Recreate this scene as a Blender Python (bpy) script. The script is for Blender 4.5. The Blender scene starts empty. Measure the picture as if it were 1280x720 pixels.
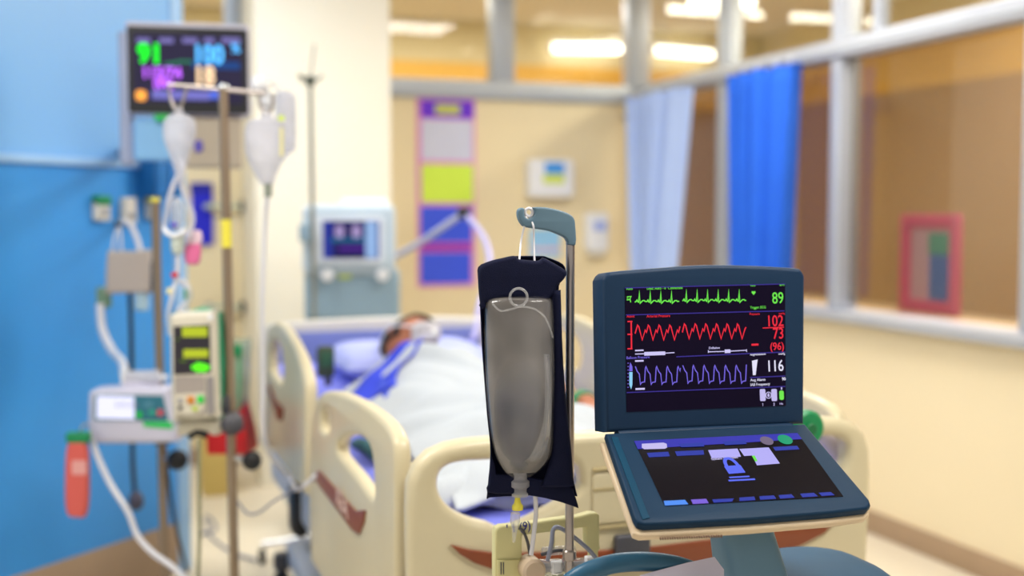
import bpy, bmesh, math, random
from mathutils import Vector, Matrix, noise
random.seed(7)
C = bpy.context
COL = C.scene.collection
V = Vector
PI = math.pi

# ------------------------------------------------------------------ camera model
FPX = 1500.0
YAW = math.radians(19.02)
PIT = math.radians(3.51)
CAM = V((0, 0, 1.4))
FH = V((math.sin(YAW), math.cos(YAW), 0))
RT = V((math.cos(YAW), -math.sin(YAW), 0))
FW = FH * math.cos(PIT) - V((0, 0, 1)) * math.sin(PIT)
UP = RT.cross(FW)

def ray(px, py):
    return FW + RT * ((px - 640) / FPX) - UP * ((py - 360) / FPX)

def hit(px, py, p, n):
    r = ray(px, py)
    return CAM + r * ((V(p) - CAM).dot(V(n)) / r.dot(V(n)))

def hx(px, py, x): return hit(px, py, (x, 0, 0), (1, 0, 0))
def hy(px, py, y): return hit(px, py, (0, y, 0), (0, 1, 0))
def hz(px, py, z): return hit(px, py, (0, 0, z), (0, 0, 1))
def hd(px, py, d): return hit(px, py, CAM + FH * d, FH)

class Plane:
    """a real plane in the room: X to the right, Y up, Z out of its face"""
    def __init__(s, o, ang=0.0, tilt=0.0):
        a = math.radians(ang); t = math.radians(tilt)
        s.o = V(o); s.X = V((math.cos(a), math.sin(a), 0))
        n = V((math.sin(a), -math.cos(a), 0))
        s.Y = V((0, 0, 1)) * math.cos(t) - n * math.sin(t)
        s.Z = s.X.cross(s.Y)
        s.M = Matrix(((s.X.x, s.Y.x, s.Z.x, s.o.x), (s.X.y, s.Y.y, s.Z.y, s.o.y), (s.X.z, s.Y.z, s.Z.z, s.o.z), (0, 0, 0, 1)))
    def uv(s, px, py):
        p = hit(px, py, s.o, s.Z) - s.o
        return (p.dot(s.X), p.dot(s.Y))
    def uvs(s, pts): return [s.uv(*p) for p in pts]
    def at(s, u, v, w=0.0): return s.o + s.X * u + s.Y * v + s.Z * w
    def up(s, w):
        q = Plane(s.o + s.Z * w); q.X, q.Y, q.Z = s.X, s.Y, s.Z
        q.M = s.M.copy(); q.M.translation = q.o
        return q

# ------------------------------------------------------------------ materials
def lin(c):
    if isinstance(c, str):
        c = c.lstrip('#'); c = [int(c[i:i + 2], 16) / 255 for i in (0, 2, 4)]
    return tuple(((v / 12.92) if v <= 0.04045 else ((v + 0.055) / 1.055) ** 2.4) for v in c) + (1.0,)

MATS = {}
def mat(name, col, rough=0.5, metal=0.0, vary=0.06, scale=9.0, bump=0.0, alpha=1.0, emit=0.0, trans=0.0, coat=0.0, spec=0.5, sss=0.0, bscale=None, stretch=None):
    if name in MATS: return MATS[name]
    m = bpy.data.materials.new(name); m.use_nodes = True
    nt = m.node_tree; b = nt.nodes['Principled BSDF']
    c = lin(col)
    tc = nt.nodes.new('ShaderNodeTexCoord')
    mp = nt.nodes.new('ShaderNodeMapping')
    if stretch: mp.inputs['Scale'].default_value = stretch
    nt.links.new(tc.outputs['Object'], mp.inputs['Vector'])
    nz = nt.nodes.new('ShaderNodeTexNoise'); nz.inputs['Scale'].default_value = scale; nz.inputs['Detail'].default_value = 5
    nt.links.new(mp.outputs['Vector'], nz.inputs['Vector'])
    rp = nt.nodes.new('ShaderNodeMix'); rp.data_type = 'RGBA'
    rp.inputs['A'].default_value = tuple(v * (1 - vary) for v in c[:3]) + (1,)
    rp.inputs['B'].default_value = tuple(min(1, v * (1 + vary)) for v in c[:3]) + (1,)
    nt.links.new(nz.outputs['Fac'], rp.inputs['Factor'])
    nt.links.new(rp.outputs['Result'], b.inputs['Base Color'])
    b.inputs['Roughness'].default_value = rough; b.inputs['Metallic'].default_value = metal
    b.inputs['Specular IOR Level'].default_value = spec
    b.inputs['Coat Weight'].default_value = coat
    b.inputs['Transmission Weight'].default_value = trans
    b.inputs['Alpha'].default_value = alpha
    if sss:
        b.inputs['Subsurface Weight'].default_value = sss; b.inputs['Subsurface Radius'].default_value = (.02, .008, .004)
    if emit:
        nt.links.new(rp.outputs['Result'], b.inputs['Emission Color']); b.inputs['Emission Strength'].default_value = emit
    if bump:
        bp = nt.nodes.new('ShaderNodeBump'); bp.inputs['Strength'].default_value = bump; bp.inputs['Distance'].default_value = .004
        n2 = nt.nodes.new('ShaderNodeTexNoise'); n2.inputs['Scale'].default_value = bscale or scale * 6; n2.inputs['Detail'].default_value = 4
        nt.links.new(mp.outputs['Vector'], n2.inputs['Vector'])
        nt.links.new(n2.outputs['Fac'], bp.inputs['Height']); nt.links.new(bp.outputs['Normal'], b.inputs['Normal'])
    MATS[name] = m
    return m

def glow(name, col, s=1.0):
    m = mat('lit_' + name, col, rough=.4, vary=.04, emit=s, spec=.05)
    b = m.node_tree.nodes['Principled BSDF']
    for l in list(m.node_tree.links):
        if l.to_socket == b.inputs['Base Color']: m.node_tree.links.remove(l)
    b.inputs['Base Color'].default_value = (.01, .01, .012, 1)
    return m

def thin_fresnel(nt, ior):
    fr = nt.nodes.new('ShaderNodeFresnel'); ge = nt.nodes.new('ShaderNodeNewGeometry'); mi = nt.nodes.new('ShaderNodeMix')
    mi.inputs['A'].default_value = ior; mi.inputs['B'].default_value = 1 / ior
    nt.links.new(ge.outputs['Backfacing'], mi.inputs['Factor']); nt.links.new(mi.outputs['Result'], fr.inputs['IOR'])
    return fr

def glass_mat(name, tint, ior=1.6, rough=0.0):
    m = bpy.data.materials.new(name); m.use_nodes = True; nt = m.node_tree
    nt.nodes.remove(nt.nodes['Principled BSDF']); out = nt.nodes['Material Output']
    fr = thin_fresnel(nt, ior)
    tr = nt.nodes.new('ShaderNodeBsdfTransparent'); tr.inputs['Color'].default_value = lin(tint)
    gl = nt.nodes.new('ShaderNodeBsdfGlossy'); gl.inputs['Roughness'].default_value = rough
    mx = nt.nodes.new('ShaderNodeMixShader')
    nt.links.new(fr.outputs[0], mx.inputs[0]); nt.links.new(tr.outputs[0], mx.inputs[1]); nt.links.new(gl.outputs[0], mx.inputs[2])
    nt.links.new(mx.outputs[0], out.inputs[0])
    return m

def film_mat(name, col, through, rough=.25, gloss=.12):
    """milky clear plastic: part diffuse/translucent, part see-through, with a sheen"""
    m = bpy.data.materials.new(name); m.use_nodes = True; nt = m.node_tree
    nt.nodes.remove(nt.nodes['Principled BSDF']); out = nt.nodes['Material Output']
    N = nt.nodes.new
    df = N('ShaderNodeBsdfDiffuse'); tl = N('ShaderNodeBsdfTranslucent'); tr = N('ShaderNodeBsdfTransparent'); gl = N('ShaderNodeBsdfGlossy')
    tc = N('ShaderNodeTexCoord'); nz = N('ShaderNodeTexNoise'); nz.inputs['Scale'].default_value = 14
    nt.links.new(tc.outputs['Object'], nz.inputs['Vector'])
    mc = N('ShaderNodeMix'); mc.data_type = 'RGBA'; c = lin(col)
    mc.inputs['A'].default_value = tuple(v * .9 for v in c[:3]) + (1,); mc.inputs['B'].default_value = c
    nt.links.new(nz.outputs['Fac'], mc.inputs['Factor'])
    for s in (df, tl): nt.links.new(mc.outputs['Result'], s.inputs['Color'])
    gl.inputs['Roughness'].default_value = rough
    a = N('ShaderNodeMixShader'); a.inputs[0].default_value = .4
    nt.links.new(df.outputs[0], a.inputs[1]); nt.links.new(tl.outputs[0], a.inputs[2])
    b = N('ShaderNodeMixShader'); n2 = N('ShaderNodeTexNoise'); n2.inputs['Scale'].default_value = 9; n2.inputs['Detail'].default_value = 2; nt.links.new(tc.outputs['Object'], n2.inputs['Vector'])
    mr = N('ShaderNodeMapRange'); mr.inputs['From Min'].default_value = .35; mr.inputs['From Max'].default_value = .65; mr.inputs['To Min'].default_value = max(0, through - .16); mr.inputs['To Max'].default_value = min(1, through + .16)
    nt.links.new(n2.outputs['Fac'], mr.inputs['Value']); nt.links.new(mr.outputs['Result'], b.inputs[0])
    nt.links.new(a.outputs[0], b.inputs[1]); nt.links.new(tr.outputs[0], b.inputs[2])
    e = N('ShaderNodeMixShader'); lw = thin_fresnel(nt, 1.2 + gloss * 2)
    nt.links.new(lw.outputs[0], e.inputs[0]); nt.links.new(b.outputs[0], e.inputs[1]); nt.links.new(gl.outputs[0], e.inputs[2])
    nt.links.new(e.outputs[0], out.inputs[0])
    return m

# ------------------------------------------------------------------ mesh builder
def catmull(pts, n=8, closed=False):
    pts = [V(p) for p in pts]
    if len(pts) < 3: return pts
    out = []; L = len(pts); segs = L if closed else L - 1
    for i in range(segs):
        if closed: p0, p1, p2, p3 = pts[(i - 1) % L], pts[i], pts[(i + 1) % L], pts[(i + 2) % L]
        else: p0, p1, p2, p3 = pts[max(i - 1, 0)], pts[i], pts[i + 1], pts[min(i + 2, L - 1)]
        for k in range(n):
            t = k / n
            out.append(.5 * ((2 * p1) + (p2 - p0) * t + (2 * p0 - 5 * p1 + 4 * p2 - p3) * t * t + (3 * p1 - p0 - 3 * p2 + p3) * t ** 3))
    if not closed: out.append(pts[-1])
    return out

def smooth2(pts, n=6, closed=True):
    return [(p.x, p.y) for p in catmull([V((a, b, 0)) for a, b in pts], n, closed)]

def rrect(x0, y0, x1, y1, r, n=6):
    r = min(r, abs(x1 - x0) / 2 - 1e-5, abs(y1 - y0) / 2 - 1e-5)
    out = []
    for cx, cy, a0 in ((x1 - r, y1 - r, 0), (x0 + r, y1 - r, 90), (x0 + r, y0 + r, 180), (x1 - r, y0 + r, 270)):
        for k in range(n + 1):
            a = math.radians(a0 + 90 * k / n); out.append((cx + r * math.cos(a), cy + r * math.sin(a)))
    return out

def _curve_to_bm(bm, cu, M):
    o = bpy.data.objects.new('tmp', cu); COL.objects.link(o)
    dg = C.evaluated_depsgraph_get()
    me = bpy.data.meshes.new_from_object(o.evaluated_get(dg))
    me.transform(M); bm.from_mesh(me)
    bpy.data.objects.remove(o); bpy.data.curves.remove(cu); bpy.data.meshes.remove(me)

class B:
    def __init__(s): s.bm = bmesh.new()
    def box(s, c, size, M=None, bevel=0.0, seg=2):
        t = bmesh.new(); bmesh.ops.create_cube(t, size=1)
        bmesh.ops.scale(t, vec=size, verts=t.verts)
        if bevel: bmesh.ops.bevel(t, geom=list(t.edges), offset=min(bevel, min(size) * .49), segments=seg, affect='EDGES', profile=.5)
        bmesh.ops.translate(t, vec=c, verts=t.verts)
        if M is not None: bmesh.ops.transform(t, matrix=M, verts=t.verts)
        return s.add(t)
    def add(s, t):
        me = bpy.data.meshes.new('t'); t.to_mesh(me); t.free(); s.bm.from_mesh(me); bpy.data.meshes.remove(me); return s
    def tube(s, pts, r, seg=10, smooth=True, closed=False, n=8):
        P = catmull(pts, n, closed) if smooth else [V(p) for p in pts]
        rad = r if callable(r) else (lambda t: r)
        L = len(P); rings = []
        prev = None
        for i, p in enumerate(P):
            if closed: d = (P[(i + 1) % L] - P[i - 1]).normalized()
            else: d = (P[min(i + 1, L - 1)] - P[max(i - 1, 0)]).normalized()
            if prev is None:
                a = V((0, 0, 1)) if abs(d.z) < .9 else V((1, 0, 0))
                x = d.cross(a).normalized()
            else:
                x = (prev - d * prev.dot(d)).normalized()
            prev = x; y = d.cross(x)
            q = rad(i / max(1, L - 1))
            rings.append([s.bm.verts.new(p + (x * math.cos(2 * PI * k / seg) + y * math.sin(2 * PI * k / seg)) * q) for k in range(seg)])
        m = L if closed else L - 1
        for i in range(m):
            a, b = rings[i], rings[(i + 1) % L]
            for k in range(seg): s.bm.faces.new((a[k], a[(k + 1) % seg], b[(k + 1) % seg], b[k]))
        if not closed:
            s.bm.faces.new(rings[0][::-1]); s.bm.faces.new(rings[-1])
        return s
    def cyl(s, a, b, r, seg=20, r2=None, bevel=0):
        a = V(a); b = V(b); L = (b - a).length; r2 = r if r2 is None else r2
        k = min(bevel, L / 3, r / 2)
        prof = [(0, 0), (r - k, 0), (r, k), (r2, L - k), (r2 - k, L), (0, L)] if k else [(0, 0), (r, 0), (r2, L), (0, L)]
        return s.lathe(prof, a, b - a, seg)
    def lathe(s, prof, o, axis, seg=28):
        z = V(axis).normalized(); q = z.to_track_quat('Z', 'Y').to_matrix().to_4x4(); q.translation = V(o)
        rings = []
        for r, h in prof:
            if r < 1e-6: rings.append([s.bm.verts.new(q @ V((0, 0, h)))])
            else: rings.append([s.bm.verts.new(q @ V((r * math.cos(2 * PI * k / seg), r * math.sin(2 * PI * k / seg), h))) for k in range(seg)])
        for a, b in zip(rings, rings[1:]):
            for k in range(seg):
                k2 = (k + 1) % seg
                if len(a) == 1 and len(b) == 1: continue
                if len(a) == 1: s.bm.faces.new((a[0], b[k2], b[k]))
                elif len(b) == 1: s.bm.faces.new((a[k], a[k2], b[0]))
                else: s.bm.faces.new((a[k], a[k2], b[k2], b[k]))
        return s
    def plate(s, outline, M, depth, bevel=0.0, holes=(), bres=2):
        """solid plate: back at local z=0, front at z=depth"""
        cu = bpy.data.curves.new('c', 'CURVE'); cu.dimensions = '2D'; cu.fill_mode = 'BOTH'
        for pts in [outline] + list(holes):
            sp = cu.splines.new('POLY'); sp.points.add(len(pts) - 1); sp.use_cyclic_u = True
            for q, p in zip(sp.points, pts): q.co = (p[0], p[1], 0, 1)
        bevel = min(bevel, depth / 2 - 1e-5)
        cu.extrude = depth / 2 - bevel; cu.bevel_depth = bevel; cu.bevel_resolution = bres; cu.offset = -bevel
        _curve_to_bm(s.bm, cu, M @ Matrix.Translation((0, 0, depth / 2))); return s
    def text(s, body, M, size, x, y, depth=.0006, align='LEFT', bold=0.0, sx=1.0, rot=0.0, shear=0):
        cu = bpy.data.curves.new('t', 'FONT'); cu.body = body; cu.size = size; cu.align_x = align
        cu.extrude = depth / 2; cu.offset = bold; cu.resolution_u = 3; cu.shear = shear
        _curve_to_bm(s.bm, cu, M @ Matrix.Translation((x, y, depth / 2)) @ Matrix.Rotation(rot, 4, 'Z') @ Matrix.Diagonal((sx, 1, 1, 1))); return s
    def line(s, pts, w, M, h=.0005):
        """flat raised ribbon through 2d points on a plane"""
        P = [V((p[0], p[1])) for p in pts]; L = []; R = []
        for i, p in enumerate(P):
            d1 = (P[i] - P[i - 1]).normalized() if i > 0 else None
            d2 = (P[i + 1] - P[i]).normalized() if i < len(P) - 1 else None
            d = (d1 or d2) if not (d1 and d2) else (d1 + d2)
            if d.length < 1e-6: d = d1
            d = d.normalized(); n = V((-d.y, d.x))
            k = 1.0
            if d1 and d2: k = min(1.8, 1 / max(.35, abs(n.dot(V((-d1.y, d1.x))))))
            L.append(p + n * w / 2 * k); R.append(p - n * w / 2 * k)
        top = [(s.bm.verts.new(M @ V((a.x, a.y, h))), s.bm.verts.new(M @ V((b.x, b.y, h)))) for a, b in zip(L, R)]
        bot = [(s.bm.verts.new(M @ V((a.x, a.y, 0))), s.bm.verts.new(M @ V((b.x, b.y, 0)))) for a, b in zip(L, R)]
        for i in range(len(P) - 1):
            s.bm.faces.new((top[i][1], top[i + 1][1], top[i + 1][0], top[i][0]))
            s.bm.faces.new((bot[i][0], bot[i + 1][0], bot[i + 1][1], bot[i][1]))
            s.bm.faces.new((top[i][0], top[i + 1][0], bot[i + 1][0], bot[i][0]))
            s.bm.faces.new((bot[i][1], bot[i + 1][1], top[i + 1][1], top[i][1]))
        return s
    def loft(s, rings, cap=True, closed=True):
        R = [[s.bm.verts.new(V(p)) for p in ring] for ring in rings]; n = len(R[0])
        for a, b in zip(R, R[1:]):
            for k in range(n if closed else n - 1):
                k2 = (k + 1) % n; s.bm.faces.new((a[k], a[k2], b[k2], b[k]))
        if cap and closed:
            s.bm.faces.new(R[0][::-1]); s.bm.faces.new(R[-1])
        return s
    def ball(s, c, r, seg=20, M=None):
        r = (r, r, r) if not hasattr(r, '__len__') else r
        t = bmesh.new(); bmesh.ops.create_uvsphere(t, u_segments=seg, v_segments=seg // 2 + 2, radius=1)
        bmesh.ops.scale(t, vec=r, verts=t.verts)
        if M is not None: bmesh.ops.transform(t, matrix=M, verts=t.verts)
        bmesh.ops.translate(t, vec=c, verts=t.verts); return s.add(t)
    def grid(s, f, nu, nv):
        g = [[s.bm.verts.new(V(f(i / nu, j / nv))) for j in range(nv + 1)] for i in range(nu + 1)]
        for i in range(nu):
            for j in range(nv): s.bm.faces.new((g[i][j], g[i + 1][j], g[i + 1][j + 1], g[i][j + 1]))
        return s

def _base(o):
    while o.parent: o = o.parent
    return V(o.location)

def _mesh(name, b, m, off, angle=.7, normals=True):
    bmesh.ops.remove_doubles(b.bm, verts=b.bm.verts, dist=1e-6)
    if normals: bmesh.ops.recalc_face_normals(b.bm, faces=b.bm.faces)
    me = bpy.data.meshes.new(name); b.bm.to_mesh(me); b.bm.free()
    me.transform(Matrix.Translation(-V(off)))
    me.materials.append(m)
    me.shade_smooth(); me.set_sharp_from_angle(angle=angle)
    o = bpy.data.objects.new(name, me); COL.objects.link(o)
    return o

def tag(o, label, cat, group=None):
    o['label'] = label; o['category'] = cat
    if group: o['group'] = group
    return o

def thing(name, label, cat, loc, group=None):
    o = bpy.data.objects.new(name, None); o.empty_display_size = .05; COL.objects.link(o); o.location = V(loc)
    return tag(o, label, cat, group)

def part(parent, name, b, m, label=None, angle=.7, normals=True):
    o = _mesh(name, b, m, _base(parent), angle, normals); o.parent = parent
    if label: o['label'] = label
    return o

def solo(name, b, m, label, cat, group=None, angle=.7):
    vs = [v.co for v in b.bm.verts]
    lo = V([min(v[i] for v in vs) for i in range(3)]); hi = V([max(v[i] for v in vs) for i in range(3)])
    off = V(((lo.x + hi.x) / 2, (lo.y + hi.y) / 2, lo.z))
    o = _mesh(name, b, m, off, angle); o.location = off
    return tag(o, label, cat, group)

def struct(name, b, m, parent=None, angle=.7):
    o = _mesh(name, b, m, (0, 0, 0), angle)
    if parent: o.parent = parent
    else: o['kind'] = 'structure'
    return o

def stuffsub(o):
    o['kind'] = 'stuff'; return o

# ------------------------------------------------------------------ palette
M_floor = mat('pale_vinyl_floor', '#e4dac6', rough=.28, vary=.05, scale=3, spec=.5)
M_cream = mat('cream_paint', '#f3e4c2', rough=.6, vary=.03, scale=2)
M_backw = mat('beige_paint', '#e8d8b2', rough=.6, vary=.03, scale=2)
M_pill = mat('ivory_paint', '#efeadb', rough=.6, vary=.02, scale=2)
M_ceil = mat('ceiling_board', '#e8e6dc', rough=.8, vary=.03)
M_alu = mat('grey_aluminium_frame', '#b3bac4', rough=.4, metal=.25, vary=.05)
M_aluw = mat('pale_aluminium_frame', '#b6bbc6', rough=.4, metal=.2, vary=.04)
M_trim = mat('brown_vinyl_skirting', '#a98f74', rough=.5, vary=.08)
M_blueU = mat('light_blue_laminate', '#80bcf6', rough=.35, vary=.04, scale=2)
M_blueL = mat('blue_laminate', '#3e98e4', rough=.35, vary=.08, scale=2)
M_blueT = mat('pale_blue_trim', '#9cc6f0', rough=.4, vary=.03)
M_bed = mat('cream_bed_plastic', '#d6caa8', rough=.38, vary=.04, scale=4, coat=.15)
M_bedd = mat('cream_bed_plastic_shade', '#b6a67c', rough=.45, vary=.04, scale=4)
M_brown = mat('brown_wood_accent', '#8a4526', rough=.4, vary=.18, scale=8, stretch=(.4, 1, 6))
M_white = mat('white_plastic', '#e9ebf0', rough=.4, vary=.03)
M_offw = mat('offwhite_plastic', '#d9d6cc', rough=.45, vary=.04)
M_lav = mat('lavender_sheet', '#8088ee', rough=.85, vary=.07, scale=6, bump=.15)
M_pillow = mat('pale_lavender_pillow', '#b4bdf8', rough=.85, vary=.05, bump=.2)
M_blank = mat('white_blanket', '#c3cad2', rough=.9, vary=.04, scale=8, bump=.3, bscale=160)
M_royal = mat('royal_blue_cloth', '#3046dc', rough=.8, vary=.12, bump=.15)
M_skin = mat('skin', '#b87352', rough=.5, vary=.1, scale=14, sss=.15)
M_hair = mat('black_hair', '#14100f', rough=.55, vary=.3, scale=40, stretch=(1, 6, 1), bump=.4)
M_navy = mat('navy_monitor_plastic', '#17324f', rough=.5, vary=.06, scale=20, bump=.04, bscale=500, spec=.2)
M_navyp = mat('navy_panel_plastic', '#12304a', rough=.5, vary=.06, scale=20, bump=.04, bscale=500, spec=.15)
M_teal = mat('teal_blue_plastic', '#1f5878', rough=.4, vary=.06, scale=12)
M_slate = mat('slate_blue_plastic', '#6288a2', rough=.42, vary=.06, scale=10)
M_beige = mat('beige_trim_plastic', '#dcc6a6', rough=.45, vary=.04)
M_scr = mat('black_screen_glass', '#0e071c', rough=.3, vary=.2, emit=.4, spec=.08)
M_scrT = mat('black_touch_glass', '#08040c', rough=.25, vary=.2, emit=.25, spec=.12)
M_steel = mat('brushed_steel', '#b3a9a4', rough=.3, metal=.9, vary=.08, scale=30, stretch=(1, 1, .1))
M_bronze = mat('satin_steel_pole', '#a38f79', rough=.34, metal=.75, vary=.08, scale=30, stretch=(1, 1, .1))
M_chrome = mat('chrome', '#cfd2d6', rough=.15, metal=1, vary=.03)
M_hook = mat('grey_green_hook', '#5f7d90', rough=.5, vary=.05)
M_mesh = mat('navy_nylon', '#0a1030', spec=.2, rough=.75, vary=.2, scale=60, bump=.35, bscale=900)
M_black = mat('black_plastic', '#15161b', rough=.45, vary=.15)
M_dgrey = mat('dark_grey_plastic', '#4a4a52', rough=.5, vary=.08)
M_grey = mat('mid_grey_plastic', '#9a9aa0', rough=.5, vary=.06)
M_warmg = mat('warm_grey_plastic', '#b8aca4', rough=.55, vary=.05)
M_pumpc = mat('cream_pump_case', '#d6d0bf', rough=.45, vary=.05)
M_lavc = mat('lavender_white_case', '#cfcde0', rough=.4, vary=.04)
M_ygrn = mat('pale_yellow_plastic', '#d8d29a', rough=.5, vary=.05)
M_yel = mat('yellow_cap', '#e8dc4a', rough=.45, vary=.05)
M_green = mat('green_plastic', '#0e8a52', rough=.4, vary=.1)
M_red = mat('red_plastic', '#d0101c', rough=.4, vary=.1)
M_vent = mat('pale_blue_grey_case', '#b9cad8', rough=.4, vary=.05)
M_ventd = mat('blue_grey_case', '#8fa9bb', rough=.45, vary=.05)
M_tubew = mat('white_tubing', '#dcdbe2', rough=.35, vary=.04, coat=.3)
M_tubeg = mat('grey_tubing', '#82889e', rough=.35, vary=.05, coat=.3)
M_rubber = mat('black_rubber', '#1c1d22', rough=.7, vary=.1)
M_glass = glass_mat('window_glass', '#dedcd6', 1.75)
M_glassT = glass_mat('transom_glass', '#f2f2ec', 1.35)
def fluid_mat(name, col):
    m = bpy.data.materials.new(name); m.use_nodes = True; nt = m.node_tree
    nt.nodes.remove(nt.nodes['Principled BSDF']); out = nt.nodes['Material Output']; N = nt.nodes.new
    df = N('ShaderNodeBsdfDiffuse'); tr = N('ShaderNodeBsdfTransparent'); mx = N('ShaderNodeMixShader'); lw = N('ShaderNodeLayerWeight'); lw.inputs['Blend'].default_value = .62
    tc = N('ShaderNodeTexCoord'); nz = N('ShaderNodeTexNoise'); nz.inputs['Scale'].default_value = 12; nt.links.new(tc.outputs['Object'], nz.inputs['Vector'])
    mc = N('ShaderNodeMix'); mc.data_type = 'RGBA'; c = lin(col); mc.inputs['A'].default_value = tuple(v * .8 for v in c[:3]) + (1,); mc.inputs['B'].default_value = c
    nt.links.new(nz.outputs['Fac'], mc.inputs['Factor']); nt.links.new(mc.outputs['Result'], df.inputs['Color'])
    mr = N('ShaderNodeMapRange'); mr.inputs['To Min'].default_value = .22; mr.inputs['To Max'].default_value = 1.25; nt.links.new(lw.outputs['Facing'], mr.inputs['Value'])
    sp = N('ShaderNodeSeparateXYZ'); nt.links.new(tc.outputs['Object'], sp.inputs[0])
    mz = N('ShaderNodeMapRange'); mz.interpolation_type = 'SMOOTHSTEP'; mz.inputs['From Min'].default_value = .10; mz.inputs['From Max'].default_value = .225; nt.links.new(sp.outputs['Z'], mz.inputs['Value'])  # tone gradient painted into transparency, the bag pales towards its top
    mxm = N('ShaderNodeMath'); mxm.operation = 'ADD'; mxm.use_clamp = True; nt.links.new(mr.outputs['Result'], mxm.inputs[0]); nt.links.new(mz.outputs['Result'], mxm.inputs[1])
    nt.links.new(mxm.outputs[0], mx.inputs[0]); nt.links.new(df.outputs[0], mx.inputs[1]); nt.links.new(tr.outputs[0], mx.inputs[2]); nt.links.new(mx.outputs[0], out.inputs[0])
    return m
M_film = film_mat('milky_bag_film', '#dedad8', .84, .16, .14)
M_fluid = fluid_mat('grey_blue_fluid', '#454e68')  # grey-blue stands for the dark sleeve showing through the fluid
M_liner = film_mat('milky_liner', '#a9a4a2', .28, .4, .02)
M_filmw = film_mat('milky_white_film', '#e6e6ee', .35, .3, .1)
M_clear = film_mat('clear_plastic', '#e4e4e8', .68, .08, .16)

# ================================================================== THE ROOM
XR, YB = 3.2, 6.85          # right wall, back wall
ZR = 2.15                   # height of the window rail
XO, YO, ZC = 5.6, 9.5, 2.98
struct('floor', B().box((1.2, 4.2, -.05), (10, 11.4, .1)), M_floor)
struct('ceiling', B().box((1.2, 4.2, ZC + .05), (10, 11.4, .1)), M_ceil)
struct('wall_right', B().box((XR + .06, 2.6, .46), (.12, 8.5, .92)), M_cream)
struct('wall_back', B().box((-.3, YB + .06, 1.04), (6.9, .12, 2.08)), M_backw)
pl = B().box((1.115, YB - .325, ZC / 2), (.70, .65, ZC), bevel=.008)
struct('wall_pillar', pl, M_pill)
struct('baseboard_right', B().box((XR - .008, 2.6, .05), (.016, 8.5, .1), bevel=.004), M_trim)
struct('baseboard_back', B().box((-.3, YB - .008, .05), (6.9, .016, .1), bevel=.004), M_trim)

# window frame on the right wall: sill, rail, posts
struct('trim_1', B().box((XR + .03, 2.6, .94), (.2, 8.5, .05), bevel=.01), M_aluw)
struct('trim_2', B().box((XR + .03, 2.6, ZR), (.13, 8.5, .085), bevel=.012), M_aluw)
posts = []
for i, px in enumerate((902, 1045, 1290)):
    y = hx(px, 250, XR).y
    posts.append(y)
    struct('trim_%d' % (3 + i), B().box((XR + .04, y, (ZC + .965) / 2), (.11, .085, ZC - .965), bevel=.01), M_aluw if i else M_alu)
yq = hx(1091, 60, XR).y
struct('trim_6', B().box((XR + .04, yq, (ZC + ZR) / 2), (.06, .045, ZC - ZR), bevel=.006), M_aluw)
# corner post and back transom frame
struct('trim_7', B().box((XR - .01, YB + .03, (ZC + ZR) / 2), (.14, .12, ZC - ZR), bevel=.01), M_alu)
struct('trim_8', B().box((-.3, YB + .04, ZR - .015), (6.86, .16, .11), bevel=.012), M_alu)
for i, px in enumerate((629, 291, 214)):
    x = hy(px, 60, YB).x
    struct('trim_%d' % (9 + i), B().box((x, YB + .045, (ZC + ZR) / 2), ((.14, .085, .08)[i], .12, ZC - ZR), bevel=.01), M_alu)
struct('trim_12', B().box((XR + .06, YB + .06, 1.55), (.10, .10, 1.2), bevel=.01), M_alu)
# glass
ys = [YB - .02] + posts + [-1.6]
k = 1
for a, b in zip(ys, ys[1:]):
    struct('window_%d' % k, B().box((XR + .05, (a + b) / 2, (.965 + ZR) / 2), (.006, abs(a - b) - .05, ZR - .965 - .05)), M_glass); k += 1
    struct('window_%d' % k, B().box((XR + .05, (a + b) / 2, (ZC + ZR) / 2), (.006, abs(a - b) - .05, ZC - ZR - .06)), M_glassT); k += 1
struct('window_%d' % k, B().box((-.3, YB + .05, (ZC + ZR) / 2), (6.8, .006, ZC - ZR - .08)), M_glassT)

# the corridor and the next room beyond the glass
def banded(name, zs, cols):
    m = bpy.data.materials.new(name); m.use_nodes = True; nt = m.node_tree; b = nt.nodes['Principled BSDF']; b.inputs['Roughness'].default_value = .7
    g = nt.nodes.new('ShaderNodeNewGeometry'); sp = nt.nodes.new('ShaderNodeSeparateXYZ'); nt.links.new(g.outputs['Position'], sp.inputs[0])
    dv = nt.nodes.new('ShaderNodeMath'); dv.operation = 'DIVIDE'; dv.inputs[1].default_value = 4; nt.links.new(sp.outputs['Z'], dv.inputs[0])
    r = nt.nodes.new('ShaderNodeValToRGB'); r.color_ramp.interpolation = 'CONSTANT'; nt.links.new(dv.outputs[0], r.inputs[0])
    r.color_ramp.elements[0].color = lin(cols[0]); r.color_ramp.elements[1].position = zs[0] / 4; r.color_ramp.elements[1].color = lin(cols[1])
    for z, c in zip(zs[1:], cols[2:]):
        e = r.color_ramp.elements.new(z / 4); e.color = lin(c)
    nt.links.new(r.outputs[0], b.inputs['Base Color']); return m
M_out = banded('corridor_wall_paint', (2.3, 2.63), ('#b08a58', '#e8b858', '#dccfa8'))
struct('wall_corridor', B().box((1.2, YO + .05, ZC / 2), (10, .1, ZC)), M_out)
struct('wall_next_room', B().box((XO + .05, 4.0, ZC / 2), (.1, 10.9, ZC)), M_out)
struct('trim_13', B().box((XR + .33, 3.2, .93), (.42, 6.6, .04), bevel=.006), mat('ledge_board', '#a88f6c', rough=.5))

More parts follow.
